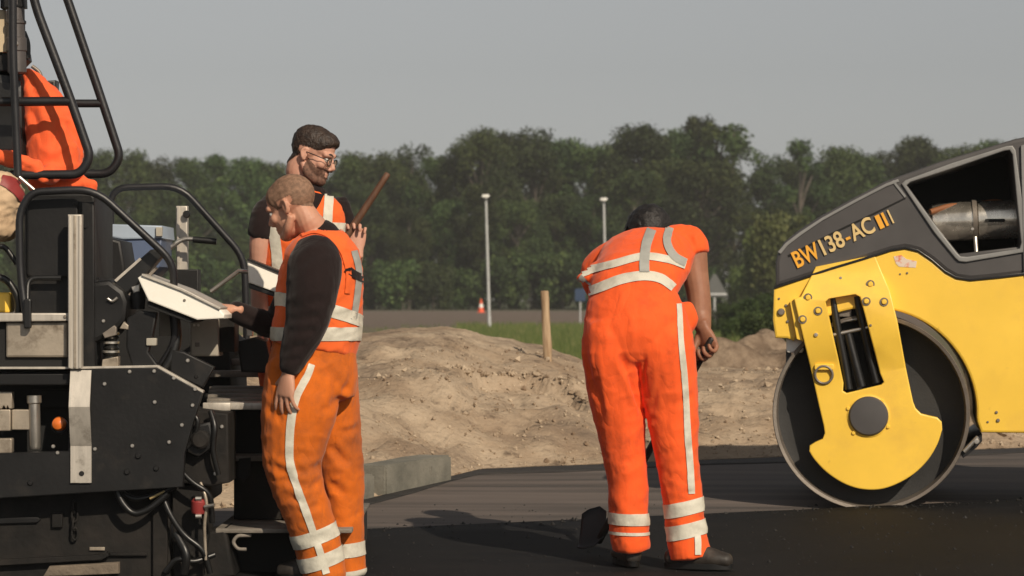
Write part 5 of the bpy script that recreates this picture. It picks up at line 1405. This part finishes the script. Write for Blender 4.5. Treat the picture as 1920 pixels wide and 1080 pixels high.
    ribbon('reflective_band', sb, [(1096, 550), (1130, 538), (1165, 525), (1205, 518), (1238, 523), (1262, 540)], [17, 18, 18, 18, 18, 16], M_tape, sh_, .005)
    ribbon('reflective_band', sb, [(1088, 512), (1110, 506), (1150, 496), (1205, 482), (1250, 487), (1284, 498)], [18, 15, 14, 14, 14, 13], M_tape, sh_, .005)
    ribbon('reflective_stripe', sb, [(1222, 432), (1212, 460), (1208, 490), (1208, 512)], 18, M_tapg, sh_, .007)
    ribbon('reflective_stripe', sb, [(1256, 428), (1250, 448), (1254, 468), (1266, 484), (1284, 493)], 15, M_tapg, sh_, .007)
    ribbon('reflective_patch', sb, [(1086, 522), (1096, 530), (1106, 540)], 15, M_tapg, sh_, .007)
    ribbon('reflective_stripe', tb_, [(1272, 570), (1274, 600), (1276, 640), (1282, 700), (1286, 760), (1289, 820), (1293, 870), (1296, 926)], [9, 10, 10, 11, 11, 12, 12, 12], M_tape, trs, .005)
    ribbon('reflective_stripe', tb_, [(1307, 1004), (1308, 1020), (1308, 1040)], 11, M_tape, trs, .006)
    mid = (p(1228, 0).x)
    rt = lambda c: c.x > mid; lf = lambda c: c.x < mid
    nR = Vector((-.22, 0, 1)).normalized(); nL = Vector((.03, 0, 1)).normalized()
    for a, b in ((936, 963), (978, 1006)):
        cutband('reflective_band', tme, [(p(1285, b), nR), (p(1285, a), -nR)], M_tape, trs, .0045, rt)
    for a, b in ((962, 984), (997, 1003)):
        cutband('reflective_band', tme, [(p(1180, b), nL), (p(1180, a), -nL)], M_tape, trs, .0045, lf)
    qa = p(1298, 1065, -.02); boot('boot', Vector((qa.x - .05, qa.y, 0)), Vector((qa.x + .17, qa.y - .07, gz)), M_boot, root)
    qa = p(1182, 1055, .06); boot('boot', Vector((qa.x, qa.y, 0)), Vector((qa.x - .04, qa.y + .2, road_z(12.8) + .03)), M_boot, root)
    # shovel
    sv = empty('shovel', (s1.x, s1.y, road_z(s1.y) + .03), 'black shovel with its blade on fresh asphalt beside the orange trousers', 'shovel')
    top = s0 - sh * .02
    V, Fc = tube([top, s0.lerp(s1, .3), s0.lerp(s1, .65), s1], [.016, .017, .017, .018], n=12, sub=4)
    obj('shaft', mesh(V, Fc), mat('shaft_black', (.015, .012, .010), rough=.5, var=.3), sv, 180)
    zb = road_z(13.2) + .036
    V, Fc = [], []
    tip = Vector((s1.x - .085, s1.y + .02, zb + .045)); dirb = (Vector((s1.x, s1.y, 0)) - Vector((tip.x, tip.y, 0))).normalized()
    sideb = Vector((-dirb.y * .5, dirb.x * .5, .72)).normalized()
    nu, nv = 10, 8
    for i in range(nu + 1):
        u = i / nu
        for j in range(nv + 1):
            v = (j / nv - .5) * 2
            wdt = .105 * (1 - .35 * max(0, (u - .7) / .3)) * (0.85 + .15 * min(1, u * 4))
            c = Vector((s1.x + .03, s1.y, zb + .09)) * u + tip * (1 - u)
            V.append(c + sideb * v * wdt + Vector((0, 0, 1)) * (.035 * v * v + .012 * (1 - u)) )
    for i in range(nu):
        for j in range(nv): Fc.append((i * (nv + 1) + j, i * (nv + 1) + j + 1, (i + 1) * (nv + 1) + j + 1, (i + 1) * (nv + 1) + j))
    bl = obj('blade', mesh(V, Fc), M_blk, sv, 180)
    so = bl.modifiers.new('s', 'SOLIDIFY'); so.thickness = .004
    return root
W3 = worker_bent()

# ======================= jacket and bag left on the paver
def jacket():
    Y0 = 12.85
    p = lambda x, y, dy=0: W(x, y, Y0 + dy)
    m = cloth('jacket_orange', (0.90, 0.135, 0.04), dirt=(.45, .07, .03), dlo=.62, dhi=.82)
    P = [tube([p(50, 134), p(64, 160), p(80, 195), p(92, 240), p(100, 285), p(101, 330)], [(.022, .05), (.055, .08), (.09, .10), (.112, .11), (.128, .12), (.128, .12)], hint=(1, 0, 0), n=20, cap=.2),
         tube([p(60, 150, .05), p(48, 210, .06), p(50, 290, .06)], [(.05, .06), (.07, .07), (.07, .07)], n=14),
         tube([p(86, 338, -.24), p(70, 318, -.24), p(40, 304, -.24), p(4, 296, -.22), p(-40, 294, -.2)], [.026, .032, .032, .030, .03], n=14),
         tube([p(100, 315, -.05), p(95, 330, -.14), p(82, 332, -.22)], [.05, .04, .03], n=12),
         tube([p(60, 343, .0), p(110, 346, -.0), p(178, 346, .02)], [.035, .03, .022], n=12), tube([p(150, 340, .02), p(172, 362, .02), p(180, 408, .02)], [.03, .022, .012], n=10)]
    me = remesh(P, .010, 2); displace(me, folds(.010, 5, 7.7, .6))
    crease(me, [(58, 205, 90, 322, .022, .02), (112, 232, 88, 318, .016, .016), (126, 228, 152, 300, .014, .016), (56, 150, 70, 186, .010, .014), (20, 300, 60, 318, .008, .01)])
    return tag(obj('work_jacket', me, m, None, 180), 'bright orange work jacket hanging behind the paver\'s black canopy frame', 'jacket')
jacket()
def bag():
    Y0 = 12.45
    p = lambda x, y, dy=0: W(x, y, Y0 + dy)
    m = cloth('canvas_cream', (.58, .42, .27), dirt=(.25, .15, .09), dlo=.55, dhi=.8, dscale=9)
    r = empty('canvas_bag', p(-5, 442), 'cream canvas bag with a red flap beside paver cabinet', 'bag')
    me = remesh([tube([p(-8, 332), p(-4, 360), p(-6, 400), p(-8, 440)], [(.07, .08), (.11, .11), (.095, .11), (.085, .10)], n=20, cap=.3)], .008, 2)
    displace(me, folds(.010, 9, 2.2, 1.0)); obj('bag_body', me, m, r, 180)
    ribbon('red_flap', bvh(me), [(2, 338), (22, 346), (40, 366), (44, 384)], [18, 24, 20, 8], M_red, r, .006)
bag()
# ---------------------------------------------------------------- haze
def haze():
    bm = bmesh.new(); bmesh.ops.create_cube(bm, size=1)
    for v in bm.verts: v.co = Vector((v.co.x * 3020, 1170 + v.co.y * 2480, 7.3 + v.co.z * 17.0))
    me = bpy.data.meshes.new('m'); bm.to_mesh(me); bm.free()
    m = bpy.data.materials.new('haze'); m.use_nodes = True; t = m.node_tree; t.nodes.clear()
    o = t.nodes.new('ShaderNodeOutputMaterial'); v = t.nodes.new('ShaderNodeVolumePrincipled')
    v.inputs['Color'].default_value = (.92, .93, .92, 1); v.inputs['Density'].default_value = .00045; v.inputs['Anisotropy'].default_value = 0.0
    t.links.new(v.outputs[0], o.inputs['Volume'])
    return tag(obj('haze', me, m), 'thin pale haze in the air over the field', 'haze', kind='stuff')
haze()
